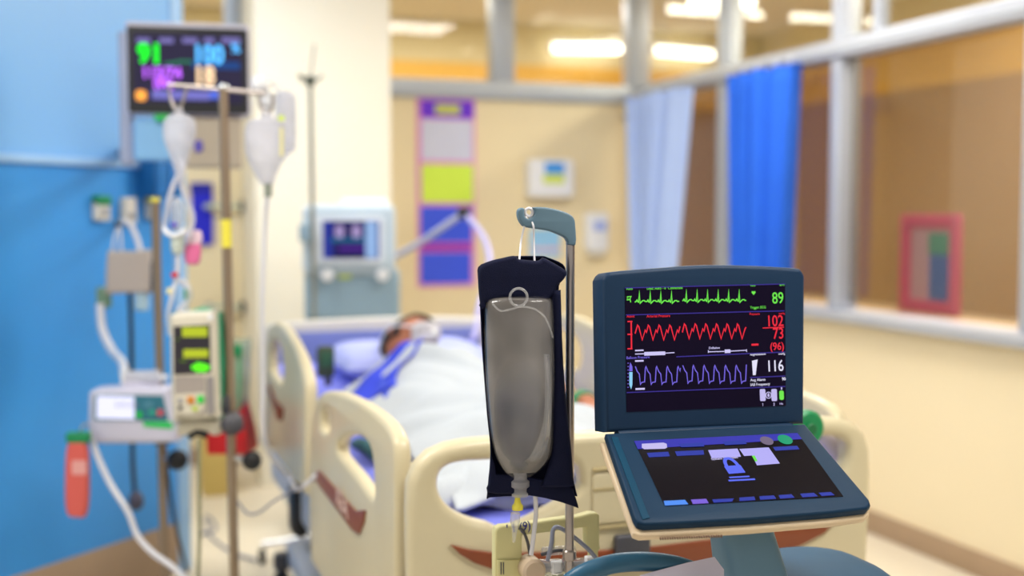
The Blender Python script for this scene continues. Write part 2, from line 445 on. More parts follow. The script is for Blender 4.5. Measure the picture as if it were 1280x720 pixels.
M_tube = mat('fluorescent_tube', '#fff8ee', emit=6, vary=.01)
def tube_lamp(pa, pb, label):
    pa = V(pa); pb = V(pb)
    t = thing('fluorescent_light', label, 'light', (pa + pb) / 2, 'tube lights beyond the glass')
    part(t, 'tube', B().cyl(pa, pb, .035, 14, bevel=.01), M_tube)
    d = (pb - pa).normalized()
    for e, s in ((pa, -1), (pb, 1)):
        part(t, 'end_cap', B().cyl(e + d * s * .002, e + d * s * .03, .04, 14, bevel=.006), M_white)
    up = V((0, 0, .05))
    if pa.z > 2.9: up = V((0, 0, ZC + .004 - .02 - pa.z))
    part(t, 'batten', B().cyl(pa + up, pb + up, .022, 10), M_white)
    if pa.z < 2.9:
        for k in (.2, .8): part(t, 'bracket', B().box(pa.lerp(pb, k) + V((0, .065, .05)), (.03, .14, .03), bevel=.004), M_white)
tube_lamp(hy(690, 60, 9.38), hy(775, 61, 9.38), 'fluorescent tube seen through the middle pane of the back transom')
tube_lamp(hy(818, 63, 9.38), hy(890, 69, 9.38), 'fluorescent tube seen just right of the corner post above curtain')
tube_lamp(hz(862, 3, 2.90), hz(942, 3, 2.90), 'fluorescent tube at the top edge beside the grey window post')

# blue panel wall at the left, standing at an angle
pa = hz(110, 690, .2); pb = hz(222, 653, .2)
dv = (pb - pa); dv.z = 0; dv.normalize(); ang = math.degrees(math.atan2(dv.y, dv.x))
BP = Plane((pb.x, pb.y, 0), ang)                      # origin at its right end
zs = hit(150, 205, BP.o, BP.Z).z
struct('wall_left', B().box((-1.0, (zs + .2) / 2, -.06), (2.0, zs - .2, .12), BP.M), M_blueL)
struct('wall_left_upper', B().box((-1.0, (zs + ZC) / 2, -.06), (2.0, ZC - zs, .12), BP.M), M_blueU)
struct('trim_14', B().box((-1.0, zs, -.05), (2.0, .03, .13), BP.M, bevel=.006), M_blueT)
struct('trim_15', B().box((.035, ZC / 2, -.055), (.07, ZC, .13), BP.M, bevel=.008), M_blueT)
struct('baseboard_left', B().box((-1.0, .1, -.055), (2.0, .2, .12), BP.M, bevel=.006), M_trim)

# ceiling lamps out of view, added to light the room
M_pan = mat('ceiling_lamp_diffuser', '#fff6e8', emit=5, vary=.01)
for i, (x, y, where) in enumerate(((-.6, 2.2, 'over the left aisle'), (1.6, 1.0, 'over the monitor console'), (-.1, 5.0, 'before the blue panel wall'), (2.2, 4.2, 'over the far side of bed'))):
    t = thing('ceiling_light', 'unseen added ceiling lamp ' + where, 'light', (x, y, ZC - .05), 'ceiling lamps')
    part(t, 'frame', B().plate(rrect(-.62, -.32, .62, .32, .03), Matrix.Translation((x, y, ZC - .05)), .05, .008, [rrect(-.58, -.28, .58, .28, .02)]), M_white)
    part(t, 'diffuser', B().box((x, y, ZC - .03), (1.15, .55, .02), bevel=.005), M_pan)
    L = bpy.data.lights.new('ceiling_lamp_light', 'AREA'); L.shape = 'RECTANGLE'; L.size = 1.1; L.size_y = .5; L.energy = 40; L.color = (1, .975, .935)
    lo = bpy.data.objects.new('ceiling_lamp_light', L); lo.location = (0, 0, -.02); lo.parent = t; COL.objects.link(lo)
Lr = bpy.data.lights.new('corridor_fill_light', 'AREA'); Lr.shape = 'RECTANGLE'; Lr.size = 4; Lr.size_y = .3; Lr.energy = 105; Lr.color = (1, .98, .94)  # added area lamp without a fixture, brightens the corridor behind the transom
lo = bpy.data.objects.new('corridor_fill_light', Lr); lo.location = (1.5, 8.3, ZC - .03); COL.objects.link(lo)

Ln = bpy.data.lights.new('next_room_fill_light', 'AREA'); Ln.shape = 'RECTANGLE'; Ln.size = .5; Ln.size_y = 3; Ln.energy = 125; Ln.color = (1, .93, .82)  # unseen lamp put in to lift the dark next room
lo = bpy.data.objects.new('next_room_fill_light', Ln); lo.location = (4.5, 4.6, ZC - .03); COL.objects.link(lo)
Ls = bpy.data.lights.new('ledge_fill_light', 'AREA'); Ls.shape = 'RECTANGLE'; Ls.size = .12; Ls.size_y = 2.4; Ls.energy = 12; Ls.color = (1, .95, .88)  # made-up strip lamp that brightens the pink framed notice
lo = bpy.data.objects.new('ledge_fill_light', Ls); lo.location = (XR + .17, 3.8, ZC - .03); COL.objects.link(lo)

# ================================================================== CURTAINS
def curtain(y0, y1, yb0, yb1, x, ztop, zbot, folds, m, label, seed):
    b = B(); rnd = random.Random(seed); ph = rnd.random() * 6
    def f(u, v):
        y = (y0 + (y1 - y0) * u) * (1 - v) + (yb0 + (yb1 - yb0) * u) * v
        wob = .062 * (.75 + .25 * math.sin(u * 9 + ph)) * math.sin(u * folds * 2 * PI + ph + .6 * v) + .012 * math.sin(u * folds * 4.3 * PI + 2 * ph)
        return (x + wob, y, ztop + (zbot - ztop) * v)
    b.grid(f, folds * 14, 30)
    t = thing('curtain', label, 'curtain', (x, (y0 + y1) / 2, zbot))
    o = part(t, 'cloth', b, m, normals=False)
    s = o.modifiers.new('solidify', 'SOLIDIFY'); s.thickness = .003
    part(t, 'heading_tape', B().tube([f(i / 60, .0) for i in range(61)], .009, 6, smooth=False), m)
    hk = B()
    for i in range(folds + 1):
        p = V(f(i / folds, 0)); hk.tube([p + V((0, 0, 0)), p + V((-.005, 0, .018)), p + V((0, 0, .034))], .003, 6, n=4)
    part(t, 'hooks', hk, M_white)
M_cur1 = mat('pale_blue_curtain', '#b4cbfd', rough=.85, vary=.05, bump=.1)
M_cur2 = mat('bright_blue_curtain', '#2066dc', rough=.85, vary=.12, scale=5, bump=.1)
curtain(6.72, 5.93, 6.6, 6.12, 3.06, ZR - .06, 1.0, 4, M_cur1, 'pale blue curtain hanging in the far corner of the room', 3)
curtain(hx(919, 120, 3.08).y, hx(1002, 110, 3.08).y, hx(922, 330, 3.08).y, hx(992, 330, 3.08).y, 3.06, ZR - .06, 1.0, 4, M_cur2, 'bright blue curtain beside the grey window post', 5)
struct('trim_16', B().cyl((3.08, 6.8, ZR - .03), (3.08, 2.2, ZR - .03), .008, 10), M_alu)

# ================================================================== BACK WALL ITEMS
WB = Plane((0, YB, 0), 0)
def on_wall(px0, py0, px1, py1, plane=WB):
    a = plane.uv(px0, py1); b = plane.uv(px1, py0); return a[0], a[1], b[0], b[1]
def wall_rect(t, name, pxs, m, depth, w0=.0, r=.004, plane=WB, bev=.002):
    x0, y0, x1, y1 = on_wall(*pxs, plane=plane)
    return part(t, name, B().plate(rrect(x0, y0, x1, y1, r), plane.up(w0).M, depth, min(bev, depth * .4)), m)

x0, y0, x1, y1 = on_wall(522, 124, 593, 359)
t = thing('notice_board', 'tall pink bordered notice board with yellow and blue sheets on back wall', 'notice board', WB.at((x0 + x1) / 2, y0))
P = lambda n, c: mat('paper_' + n, c, rough=.7, vary=.05)
wall_rect(t, 'backing', (522, 124, 593, 359), P('pink', '#e08fd0'), .022, -.01, .006)
wall_rect(t, 'header', (525, 127, 591, 147), P('violet', '#6a28d8'), .003, .012)
wall_rect(t, 'header_label', (543, 131, 574, 143), P('olive', '#c2c860'), .003, .015)
wall_rect(t, 'white_sheet', (526, 151, 590, 200), P('pale', '#ccd0e8'), .003, .012)
wall_rect(t, 'yellow_sheet', (526, 206, 591, 253), P('lime', '#d0ee50'), .003, .012)
wall_rect(t, 'blue_sheet', (525, 258, 589, 303), P('blue', '#3a58ec'), .003, .012)
wall_rect(t, 'magenta_strip', (525, 304, 589, 314), P('magenta', '#a428b8'), .003, .012)
wall_rect(t, 'blue_sheet', (525, 315, 588, 355), P('blue', '#3a58ec'), .003, .012)

x0, y0, x1, y1 = on_wall(655, 200, 710, 247)
t = thing('paper_towel_dispenser', 'white wall dispenser with blue and yellow stickers, above the grey bag hook', 'dispenser', WB.at((x0 + x1) / 2, y0))
b = B().plate(rrect(x0, y0, x1, y1, .03), WB.M, .11, .02, bres=4); part(t, 'case', b, M_white)
wall_rect(t, 'blue_sticker', (673, 204, 697, 218), P('sky', '#3f98ea'), .002, .11)
wall_rect(t, 'yellow_sticker', (671, 219, 697, 230), P('limey', '#cfe05a'), .002, .11)
part(t, 'outlet_slot', B().box((( x0 + x1) / 2, y0 + .012, .055), ((x1 - x0) * .7, .012, .06), WB.M), M_dgrey)

x0, y0, x1, y1 = on_wall(728, 266, 755, 320)
t = thing('soap_dispenser', 'slim white soap dispenser with blue label on back wall', 'dispenser', WB.at((x0 + x1) / 2, y0))
part(t, 'case', B().plate(rrect(x0, y0 + .03, x1, y1, .025), WB.up(-.01).M, .10, .02, bres=4), M_white)
wall_rect(t, 'label', (735, 277, 751, 288), P('periwinkle', '#9fb2ee'), .002, .09)
part(t, 'lever', B().plate(rrect(x0 + .02, y0, x1 - .02, y0 + .05, .01), WB.up(-.01).M, .09, .01), M_offw)
x0, y0, x1, y1 = on_wall(662, 286, 700, 322)
t = thing('wall_sign', 'small light blue notice on the wall below the towel dispenser', 'sign', WB.at((x0 + x1) / 2, y0))
wall_rect(t, 'sheet', (662, 286, 700, 322), P('aqua', '#92c8f0'), .006)
wall_rect(t, 'pink_strip', (664, 309, 699, 314), P('rose', '#e0b8cc'), .002, .006)

# wall rails behind the poles, and the blue folder
for (a, yy, ww) in ((258, 258, 'upper'), (258, 384, 'lower')):
    p0 = hy(a - 3, yy, YB - .06); p1 = hy(312, yy, YB - .06)
    t = thing('equipment_rail', 'thin %s wall rail with a black end cap left of pillar' % ww, 'rail', p0, None)
    part(t, 'bar', B().cyl(p0, p1, .012, 12), mat('pale_green_rail', '#b9c6b4', rough=.4, metal=.3))
    part(t, 'end_cap', B().cyl(p1 - V((.05, 0, 0)), p1 + V((.02, 0, 0)), .036, 16, bevel=.006), M_black)
    part(t, 'bracket', B().box((p0.x + .03, YB - .03, p0.z), (.03, .06, .04), bevel=.005), M_grey)
FB = Plane((0, YB - .0, 0), 0)
x0, y0, x1, y1 = on_wall(240, 230, 265, 306)
t = thing('document_folder', 'deep blue folder hanging on the beige wall behind drip pole', 'folder', WB.at((x0 + x1) / 2, y0))
part(t, 'cover', B().plate(rrect(x0, y0, x1, y1, .008), WB.up(.006).M, .02, .004), mat('deep_blue_card', '#0a12c8', rough=.5, vary=.08))
part(t, 'spine', B().plate(rrect(x0 - .006, y1 - .05, x1, y1 + .006, .006), WB.up(-.01).M, .044, .004), mat('deep_blue_spine', '#0a0f9a', rough=.5))

# ================================================================== framed board beyond the glass
BX = Plane((XR + .40, 0, 0), -90)     # faces the room
x0, y0 = BX.uv(1128, 402); x1, y1 = BX.uv(1204, 268)
zb = .95
t = thing('framed_notice', 'pink framed notice standing on ledge behind the window at right', 'picture frame', BX.at((x0 + x1) / 2, zb))
out = rrect(x0, zb - BX.o.z, x1, y1, .012)
part(t, 'frame', B().plate(out, BX.M, .025, .005, [rrect(x0 + .06, zb + .055, x1 - .06, y1 - .06, .006)]), mat('hot_pink_frame', '#ff4a92', rough=.45))
part(t, 'backing', B().plate(rrect(x0 + .05, zb + .05, x1 - .05, y1 - .05, .004), BX.M, .008), P('pinkish', '#e6b8cc'))
u0, v0 = BX.uv(1163, 398); u1, v1 = BX.uv(1192, 318)
part(t, 'blue_card', B().plate(rrect(u0, max(v0, zb + .06), u1, v1, .004), BX.up(.008).M, .004), P('cobalt', '#2a78e0'))
u0, v0 = BX.uv(1163, 318); u1, v1 = BX.uv(1192, 292)
part(t, 'green_card', B().plate(rrect(u0, v0, u1, v1, .004), BX.up(.008).M, .004), P('teal', '#46b8a8'))

exec_parts = []
# ================================================================== BALLOON PUMP CONSOLE (foreground)
D = Plane(hd(757, 541, 1.70), 0, 6)
px = D.uv(900, 400)[0] - D.uv(899, 400)[0]          # about one photo pixel on the display face
dt = thing('balloon_pump_console', 'navy bedside monitor console with waveform display and tilted touch panel', 'medical monitor', (D.at(.16, 0).x, D.at(.16, 0).y + .02, 0))
ho = D.uvs([(757, 541), (1006, 530), (1007, 345), (1003, 338), (995, 335), (945, 332), (880, 331), (820, 335), (770, 339), (759, 342), (754, 350)])
part(dt, 'display_housing', B().plate(smooth2(ho[2:], 4, False) + ho[:2], D.up(-.045).M, .045, .007, bres=3), M_navy)
hb = [(a * .94 + .01, b * .93 + .008) for a, b in ho]
part(dt, 'display_back', B().plate(hb, D.up(-.075).M, .032, .015, bres=3), M_slate)
sc4 = D.uvs([(783, 515), (982, 507), (981, 354.5), (781, 359.5)])
scr = part(dt, 'display_screen', B().plate(sc4, D.up(.0).M, .0008), M_scr)
DS = D.up(.0009)
def G(n, c, s=1.0): return glow(n, c, s)
gGreen = G('green', '#6fe84e', 1.0); gRed = G('red', '#f0283c', 1.0); gVio = G('violet', '#7a6ae8', .9); gWhite = G('white', '#e6e4fa', 1.0); gLine = G('deep_violet', '#3c2f96', .8)
# traces
b = B()
def ecg(x0, x1, spikes, base, top):
    pts = [(x0, base + 1)]
    for sx in spikes:
        pts += [(sx - 4.2, base + .4), (sx - 3.0, base - 1.4), (sx - 1.8, base + .8), (sx - .9, base + 1.2), (sx, top), (sx + .9, base + 2.6), (sx + 2, base + 1.4), (sx + 4.2, base - .8), (sx + 6.2, base - .9), (sx + 7.4, base + .3)]
    pts = [p for p in pts if p[0] <= x1 and p[0] >= x0 - .01]; pts.append((x1, base))
    return pts
b.line(D.uvs(ecg(793, 848.5, (798.8, 812.4, 825.6, 839), 376.6, 364)), px * 1.25, DS.M)
b.line(D.uvs(ecg(853, 932, (857.5, 871, 884, 897.3, 910.4, 923.5), 375.4, 362.5)), px * 1.25, DS.M)
part(scr, 'heart_trace', b, gGreen)
b = B()
for (s, e, pk, dy) in ((793.5, 849.5, (796.5, 809.9, 823.3, 836.7), 0), (852.5, 932, (855, 868.4, 881.6, 895, 908.2, 921.2), -1.5)):
    pts = [(s, 417 + dy)]
    for q in pk:
        pts += [(q, 406.5 + dy), (q + 1.6, 408.5 + dy), (q + 5.9, 425 + dy), (q + 9.6, 412.5 + dy), (q + 11.2, 415.5 + dy)]
    pts = [p for p in pts if p[0] < e]; pts.append((e, 408 + dy) if dy == 0 else (e, 409))
    b.line(D.uvs(pts), px * 1.35, DS.M)
part(scr, 'pressure_trace', b, gRed)
b = B()
for (s, e, dy) in ((793.7, 850, 0), (853, 932.5, -1.3)):
    pts = []; q = s
    while q < e:
        pts += [(q, 458 + dy), (q + 2.3, 464 + dy), (q + 5, 467.5 + dy), (q + 6.4, 480.6 + dy), (q + 8, 478 + dy), (q + 11.6, 477.3 + dy), (q + 12.6, 460 + dy)]; q += 13.4
    pts = [p for p in pts if p[0] < e] + [(e, 460 + dy - (3 if dy else 0))]
    b.line(D.uvs(pts), px * 1.1, DS.M)
part(scr, 'balloon_trace', b, gVio)
b = B()
for l in (((781, 360), (981, 355)), ((782, 393.8), (934, 389.7), (980, 388.6)), ((845, 446), (934, 442), (981, 440)), ((783, 490.7), (935.5, 484.8), (981, 483)), ((937, 472), (981, 470)), ((934, 355), (935, 356))):
    b.line(D.uvs(l), px * 1.2, DS.M)
part(scr, 'divider_lines', b, gLine)
def dtext(b, s, xl, yb, h, align='LEFT', bold=0, sx=1.0):
    u, v = D.uv(xl, yb)
    b.text(s, DS.M, h * px / .70, u, v, .0004, align, bold, sx)
def digits(name, s, xr, yb, h, m, sx=.84, extra=None):
    b = B(); dtext(b, s, xr, yb, h, 'RIGHT', .00012, sx)
    part(scr, name, b, m)
    if extra:
        b = B(); extra(b); part(scr, name.replace('_reading', '_captions'), b, m)
def heart(b):
    c = D.uv(941.5, 366); r = px * 2.6
    pts = [(c[0] + r * (16 * math.sin(a) ** 3) / 16, c[1] + r * (13 * math.cos(a) - 5 * math.cos(2 * a) - 2 * math.cos(3 * a) - math.cos(4 * a)) / 16) for a in [2 * PI * k / 24 for k in range(24)]]
    part(scr, 'heart_icon', B().plate(pts, DS.M, .0004), gGreen)
    dtext(b, 'Rate', 937.5, 358, 2.5); dtext(b, 'BPM', 974, 357.5, 2.4); dtext(b, 'Trigger: ECG', 937.3, 386, 2.9, sx=.9)
    dtext(b, 'Auto', 782.5, 362.5, 2.6); dtext(b, 'Lead: Auto - II  Connected', 808, 362.2, 3.0, sx=.93)
    b.line(D.uvs([(783.5, 371), (788.5, 370.5), (787, 373), (788, 378)]), px, DS.M); b.line(D.uvs([(783, 375), (787.5, 374.6)]), px, DS.M); dtext(b, 'II', 783, 374.4, 3)
digits('heart_rate_reading', '89', 979.5, 379, 12.8, gGreen, extra=heart)
def redx(b):
    part(scr, 'fraction_bar', B().line(D.uvs([(953, 410), (979.5, 409)]), px * 1.1, DS.M), gRed)
    dtext(b, 'Pressure', 936.5, 394, 2.6); dtext(b, 'mmHg', 973, 393, 2); b.line(D.uvs([(939, 431), (947.5, 430.6)]), px * 2.2, DS.M)
    dtext(b, 'Assist', 783, 397, 2.8); dtext(b, 'Arterial Pressure', 808, 397, 3, sx=.95)
    q = B()
    for y0 in (402, 418, 436): q.line(D.uvs([(784, y0), (790, y0 - .2)]), px * 1.5, DS.M)
    q.line(D.uvs([(788.5, 402), (789, 436)]), px * 1.6, DS.M); part(scr, 'pressure_scale', q, gRed)
digits('blood_pressure_reading', '102', 979.3, 407.4, 12.6, gRed, extra=redx)
digits('diastolic_reading', '73', 979.8, 423, 12.3, gRed)
digits('mean_pressure_reading', '(96)', 980, 437, 8.6, gRed, .92)
def augx(b):
    part(scr, 'augmentation_wedge', B().plate(D.uvs([(939.5, 451), (946.5, 449.3), (944, 468.8), (940.8, 469)]), DS.M, .0004), gWhite)
    dtext(b, 'Augmentation', 937, 444.5, 2.6, sx=.95); dtext(b, 'mmHg', 972.5, 443.5, 2.2)
    dtext(b, 'Aug Alarm', 937.5, 476.8, 3.1); dtext(b, 'IAB Frequency', 937.5, 482.6, 3.1, sx=.95); dtext(b, '90', 977, 475.5, 3.4, bold=.0001); 
digits('augmentation_reading', '116', 979.5, 463.4, 12.6, gWhite, extra=augx)
b = B()
for l, w in ((((793.5, 438.2), (804, 437.8)), 1.6), (((793.5, 442.6), (805, 442.2)), 1.1), (((805, 442.3), (831, 441.5)), 4.0), (((831, 441.4), (842.5, 440.8)), 1.0), (((793.5, 451.3), (804, 450.9)), 1.8), (((794, 486.3), (805.5, 485.9)), 2.0),
             (((885, 439.8), (905, 439.2)), 1.0), (((905.5, 439.1), (912.5, 438.9)), 4.0), (((912.5, 438.9), (932.5, 437.8)), 1.0), (((885, 437.8), (885, 441)), .8), (((932.7, 436.5), (932.7, 440)), .8)):
    part(scr, 'timing_slider', B().line(D.uvs(l), px * w, DS.M), G('lavender', '#cfc8f6', 1.0))
b = B(); dtext(b, 'Deflation', 885.5, 436.5, 2.6); part(scr, 'slider_caption', b, G('lavender', '#cfc8f6', 1.0))
b = B(); dtext(b, 'Balloon Pressure', 782.5, 449, 3.0, sx=.95)
b.plate(D.uvs([(787.6, 453), (790, 458), (790.2, 464), (786.2, 464), (786.4, 458)]), DS.M, .0004)
for k in range(8): b.line(D.uvs([(784, 454 + k * 4.3), (785.6, 453.9 + k * 4.3)]), px * .8, DS.M)
part(scr, 'balloon_scale', b, gVio)
part(scr, 'balloon_gauge', B().plate(D.uvs([(786.2, 465), (790.2, 465), (790, 481), (788.5, 486.5), (786.4, 481)]), DS.M, .0004), G('aqua', '#8fd0f4', 1.0))
b = B()
for q in (949.8, 964.2): b.plate(rrect(*D.uv(q, 501.5), *D.uv(q + 6.2, 486), px * 1.6), DS.M, .0004)
b.plate([(D.uv(960.2, 494)[0] + px * 3.9 * math.cos(a), D.uv(960.2, 494)[1] + px * 3.9 * math.sin(a)) for a in [2 * PI * k / 24 for k in range(24)]], DS.M, .0004, 0, [[(D.uv(960.2, 494)[0] + px * 3 * math.cos(a), D.uv(960.2, 494)[1] + px * 3 * math.sin(a)) for a in [2 * PI * k / 24 for k in range(24)]]])
b.plate(smooth2([(D.uv(960.2, 494)[0] + px * p[0], D.uv(960.2, 494)[1] + px * p[1]) for p in ((0, 2.6), (1.2, .4), (1.1, -1.2), (0, -1.9), (-1.1, -1.2), (-1.2, .4))], 4), DS.M, .0004)
dtext(b, '1', 952, 507.5, 3.2); dtext(b, '2', 966, 507, 3.2); dtext(b, 'He', 974, 506, 2.6)
b.line(D.uvs([(976.4, 484), (976.4, 487)]), px * 1.4, DS.M)
part(scr, 'helium_icons', b, G('lilac', '#c4bcee', 1.0))
part(scr, 'helium_level', B().plate(rrect(*D.uv(974, 500), *D.uv(979, 488), px * 2), DS.M, .0004), gGreen)

# --- touch panel
ALPHA = math.atan(.55)
T = Plane(D.o + V((0, 0, .002)), 0, 90 - math.degrees(ALPHA))     # face normal leans to the operator
to = T.uvs([(757, 541), (1006, 529), (1008, 531), (1087, 624), (1089, 630), (1084, 635), (1040, 640), (940, 648), (850, 653), (806, 655), (797, 652), (793, 646)])
part(dt, 'touch_panel_housing', B().plate(to, T.up(-.014).M, .014, .0045, bres=3), M_navyp)
bt = T.uvs([(753, 543), (1006, 531), (1091, 632), (1085, 638), (1040, 644), (940, 652), (850, 657), (803, 659.5), (794, 656)])
part(dt, 'panel_shell', B().plate(bt, T.up(-.0255).M, .0125, .005, bres=3), M_beige)
q = T.uvs([(771, 545), (796, 552), (837, 641), (812, 650)])
part(dt, 'panel_bevel', B().plate(T.uvs([(764, 547), (772, 546.5), (812, 648), (803, 650)]), T.up(.0).M, .0012, .0004), mat('bevel_light_teal', '#103e58', rough=.55, spec=.1))  # light along the left bevel put into the colour of a strip
part(dt, 'hinge', B().cyl(T.at(.02, .0, -.012), T.at(to[1][0] - .02, to[1][1], -.012), .011, 18), M_navy)
ts = part(dt, 'touch_screen', B().plate(T.uvs([(831, 633), (1054, 621), (996.5, 541.5), (792.5, 551.5)]), T.M, .0008), M_scrT)
TS = T.up(.0009); tx = T.uv(900, 590)[0] - T.uv(899, 590)[0]
def quad(b, *pts, h=.0004, lift=0): b.plate(T.uvs(pts), TS.up(lift).M, h); return b
part(ts, 'menu_bar', quad(B(), (792.5, 552), (996.5, 542), (1002, 549.5), (797, 562)), G('indigo', '#3a39c4', .8))
b = B(); quad(b, (802, 556), (829, 554.5), (833, 556), (833.5, 560.5), (831, 562), (805, 562.6), (802, 560.5), lift=.0006)
part(ts, 'menu_button', b, G('lilac', '#a292f4', 1.0))
part(ts, 'soft_key', quad(B(), (848, 556), (878, 554.5), (880, 559), (851, 560), lift=.0006), G('cobalt', '#2c3fb8', .8))
part(ts, 'soft_key', quad(B(), (903, 553), (930, 551.6), (933, 556), (906, 557.4), lift=.0006), G('cobalt', '#2c3fb8', .8))
part(ts, 'soft_key', quad(B(), (808.5, 567), (835, 565.5), (837, 571), (811, 572.3)), G('cobalt', '#2c3fb8', .8))
part(ts, 'soft_key', quad(B(), (843.5, 565), (879, 563.5), (880, 569), (846, 570.6)), G('cobalt', '#2c3fb8', .8))
part(ts, 'soft_key', quad(B(), (966, 559.6), (996, 558), (999, 562.3), (969, 564)), G('cobalt', '#2c3fb8', .8))
part(ts, 'soft_key', quad(B(), (892, 629), (915, 627.6), (917, 623.8), (890, 625.2)), G('cobalt', '#2c3fb8', .8))
part(ts, 'soft_key', quad(B(), (924, 627), (944, 625.8), (942.5, 621.6), (924, 622.8)), G('cobalt', '#2c3fb8', .8))
part(ts, 'soft_key', quad(B(), (950, 625.4), (970, 624.2), (967, 620), (949, 621.2)), G('cobalt', '#2c3fb8', .8))
part(ts, 'soft_key', quad(B(), (975, 624), (993, 622.8), (989, 618.6), (973, 619.8)), G('cobalt', '#2c3fb8', .8))
part(ts, 'soft_key', quad(B(), (1003, 622.3), (1022, 621), (1017, 616.8), (1000, 618)), G('cobalt', '#2c3fb8', .8))
part(ts, 'soft_key', quad(B(), (1027, 620.6), (1043, 619.6), (1038, 615.8), (1023, 616.8)), G('cobalt', '#2c3fb8', .8))
part(ts, 'blue_soft_key', quad(B(), (831, 632.6), (860, 631), (856, 625.6), (829.5, 627)), G('sky', '#4f90f4', 1.0))
part(ts, 'violet_soft_key', quad(B(), (866, 630.6), (885.5, 629.6), (882.5, 624.4), (863.5, 625.4)), G('mauve', '#7a5fd8', 1.0))
b = B(); quad(b, (885, 563.5), (921.5, 561.5), (926, 571.5), (889.5, 573.5)); quad(b, (924, 562), (960.5, 560), (974.5, 580), (946, 582.3), (940, 570), (930, 570.6))
part(ts, 'message_window', b, G('pale_violet', '#b4aef6', 1.0))
b = B(); b.text('System is Locked', TS.M, tx * 5.2, *T.uv(889.5, 575.8), .0003, 'LEFT', 0, .98)
part(ts, 'lock_message', b, G('lavender', '#cfc8f6', 1.0))
# padlock
c0 = T.uv(911, 593); w = T.uv(932, 592)[0] - c0[0]
b = B().plate([(c0[0], c0[1]), (c0[0] + w, c0[1]), (c0[0] + w, c0[1] + w * .62), (c0[0], c0[1] + w * .62)], TS.M, .0004)
b.line([(c0[0] + w * .5 + w * .34 * math.cos(a), c0[1] + w * .62 + w * .62 * math.sin(a)) for a in [PI * k / 12 for k in range(13)]], w * .2, TS.M, .0004)
part(ts, 'padlock_icon', b, G('blue', '#5a6cf4', 1.0))
b = B(); quad(b, (911, 596.8), (936, 595.4), (937, 597), (912, 598.4)); quad(b, (910, 600.6), (943, 598.8), (944, 600.6), (911, 602.4))
part(ts, 'lock_hint', b, G('blue', '#4a63d0', .8))
def oval(cx, cy, rx, lift=.0006):
    u, v = T.uv(cx, cy); return B().plate([(u + rx * tx * math.cos(a), v + rx * tx * .95 * math.sin(a)) for a in [2 * PI * k / 28 for k in range(28)]], TS.up(lift).M, .0004)
part(ts, 'start_button', oval(981, 550.5, 9.5), G('emerald', '#16a878', .9))
part(ts, 'standby_button', oval(958, 552, 8.5), G('taupe', '#8a7a98', .7))
part(ts, 'status_mark', quad(B(), (939.5, 571), (943, 570.6), (946.5, 577.5), (943.5, 577.8), lift=.0006), gGreen)
b = B()
for k in range(26):
    p0 = T.uv(829 + k * 3.05, 658.8 - k * .12); b.box((p0[0], p0[1] - .0020, -.0185), (tx * 1.2, .003, .0032), T.M)
part(dt, 'vent_slots', b, mat('brown_slot', '#7a5f4c', rough=.6))
# --- neck and body
ym = T.at(.16, -.06).y
nk = [V((0, 0, 0))] * 0
def prof(z, xc, w, yc, d, r=.02, n=5):
    return [(xc + a, yc + b_, z) for a, b_ in rrect(-w / 2, -d / 2, w / 2, d / 2, r, n)]
xc = hy(925, 690, ym + .02).x
b = B().loft([prof(1.025, xc - .016, .082, ym + .045, .05), prof(.985, xc - .012, .084, ym + .03, .055), prof(.945, xc - .004, .088, ym + .012, .06), prof(.87, xc + .006, .098, ym - .005, .075)])
part(dt, 'neck', b, M_slate)
bx = hy(1018, 700, ym + .03).x
b = B()
rings = []
for z, w, d, r in ((.886, .10, .08, .03), (.884, .18, .14, .05), (.878, .23, .20, .07), (.864, .265, .25, .08), (.83, .285, .29, .08), (.74, .29, .31, .06), (.30, .30, .36, .05), (.22, .31, .38, .05)):
    rings.append(prof(z - .015, bx, w * .88, ym + .05, d, r))
part(dt, 'console_body', b.loft(rings[::-1]), mat('slate_plastic_darkened', '#33536d', rough=.55, vary=.06, spec=.12))  # same plastic as the neck, darkened to offset the light from above
b = B().loft([prof(z, bx, w, ym + .05, d, .06) for z, w, d in ((.1, .38, .44), (.12, .42, .48), (.2, .42, .48), (.22, .38, .44))])
part(dt, 'cart_base', b, M_beige)
for sx in (-.16, .16):
    for sy in (-.13, .23):
        b = B().cyl((bx + sx - .015, ym + sy, .05), (bx + sx + .015, ym + sy, .05), .05, 24, bevel=.008); b.cyl((bx + sx, ym + sy, .06), (bx + sx, ym + sy, .11), .012)
        part(dt, 'caster', b, M_rubber)
# curved handle and tray at the left of the console
hp = [hd(x, y, d) for x, y, d in ((700, 735, 1.60), (726, 718, 1.60), (765, 705, 1.61), (805, 702, 1.62), (845, 706, 1.64), (880, 716, 1.66))]
part(dt, 'push_handle', B().tube(hp, lambda t: .0135 * (1 - .35 * abs(2 * t - 1) ** 3), 16), M_teal)
tr = [hd(x, y, d) for x, y, d in ((800, 719, 1.60), (860, 703, 1.63), (893, 696, 1.66), (905, 712, 1.66), (905, 740, 1.62), (800, 745, 1.58))]
b = B(); vs = [b.bm.verts.new(p) for p in tr]; f = b.bm.faces.new(vs)
r_ = bmesh.ops.extrude_face_region(b.bm, geom=[f]); bmesh.ops.translate(b.bm, vec=(.002, .012, -.012), verts=[v for v in r_['geom'] if isinstance(v, bmesh.types.BMVert)])
part(dt, 'side_tray', b, mat('lavender_grey_plastic', '#dadaf6', rough=.4))

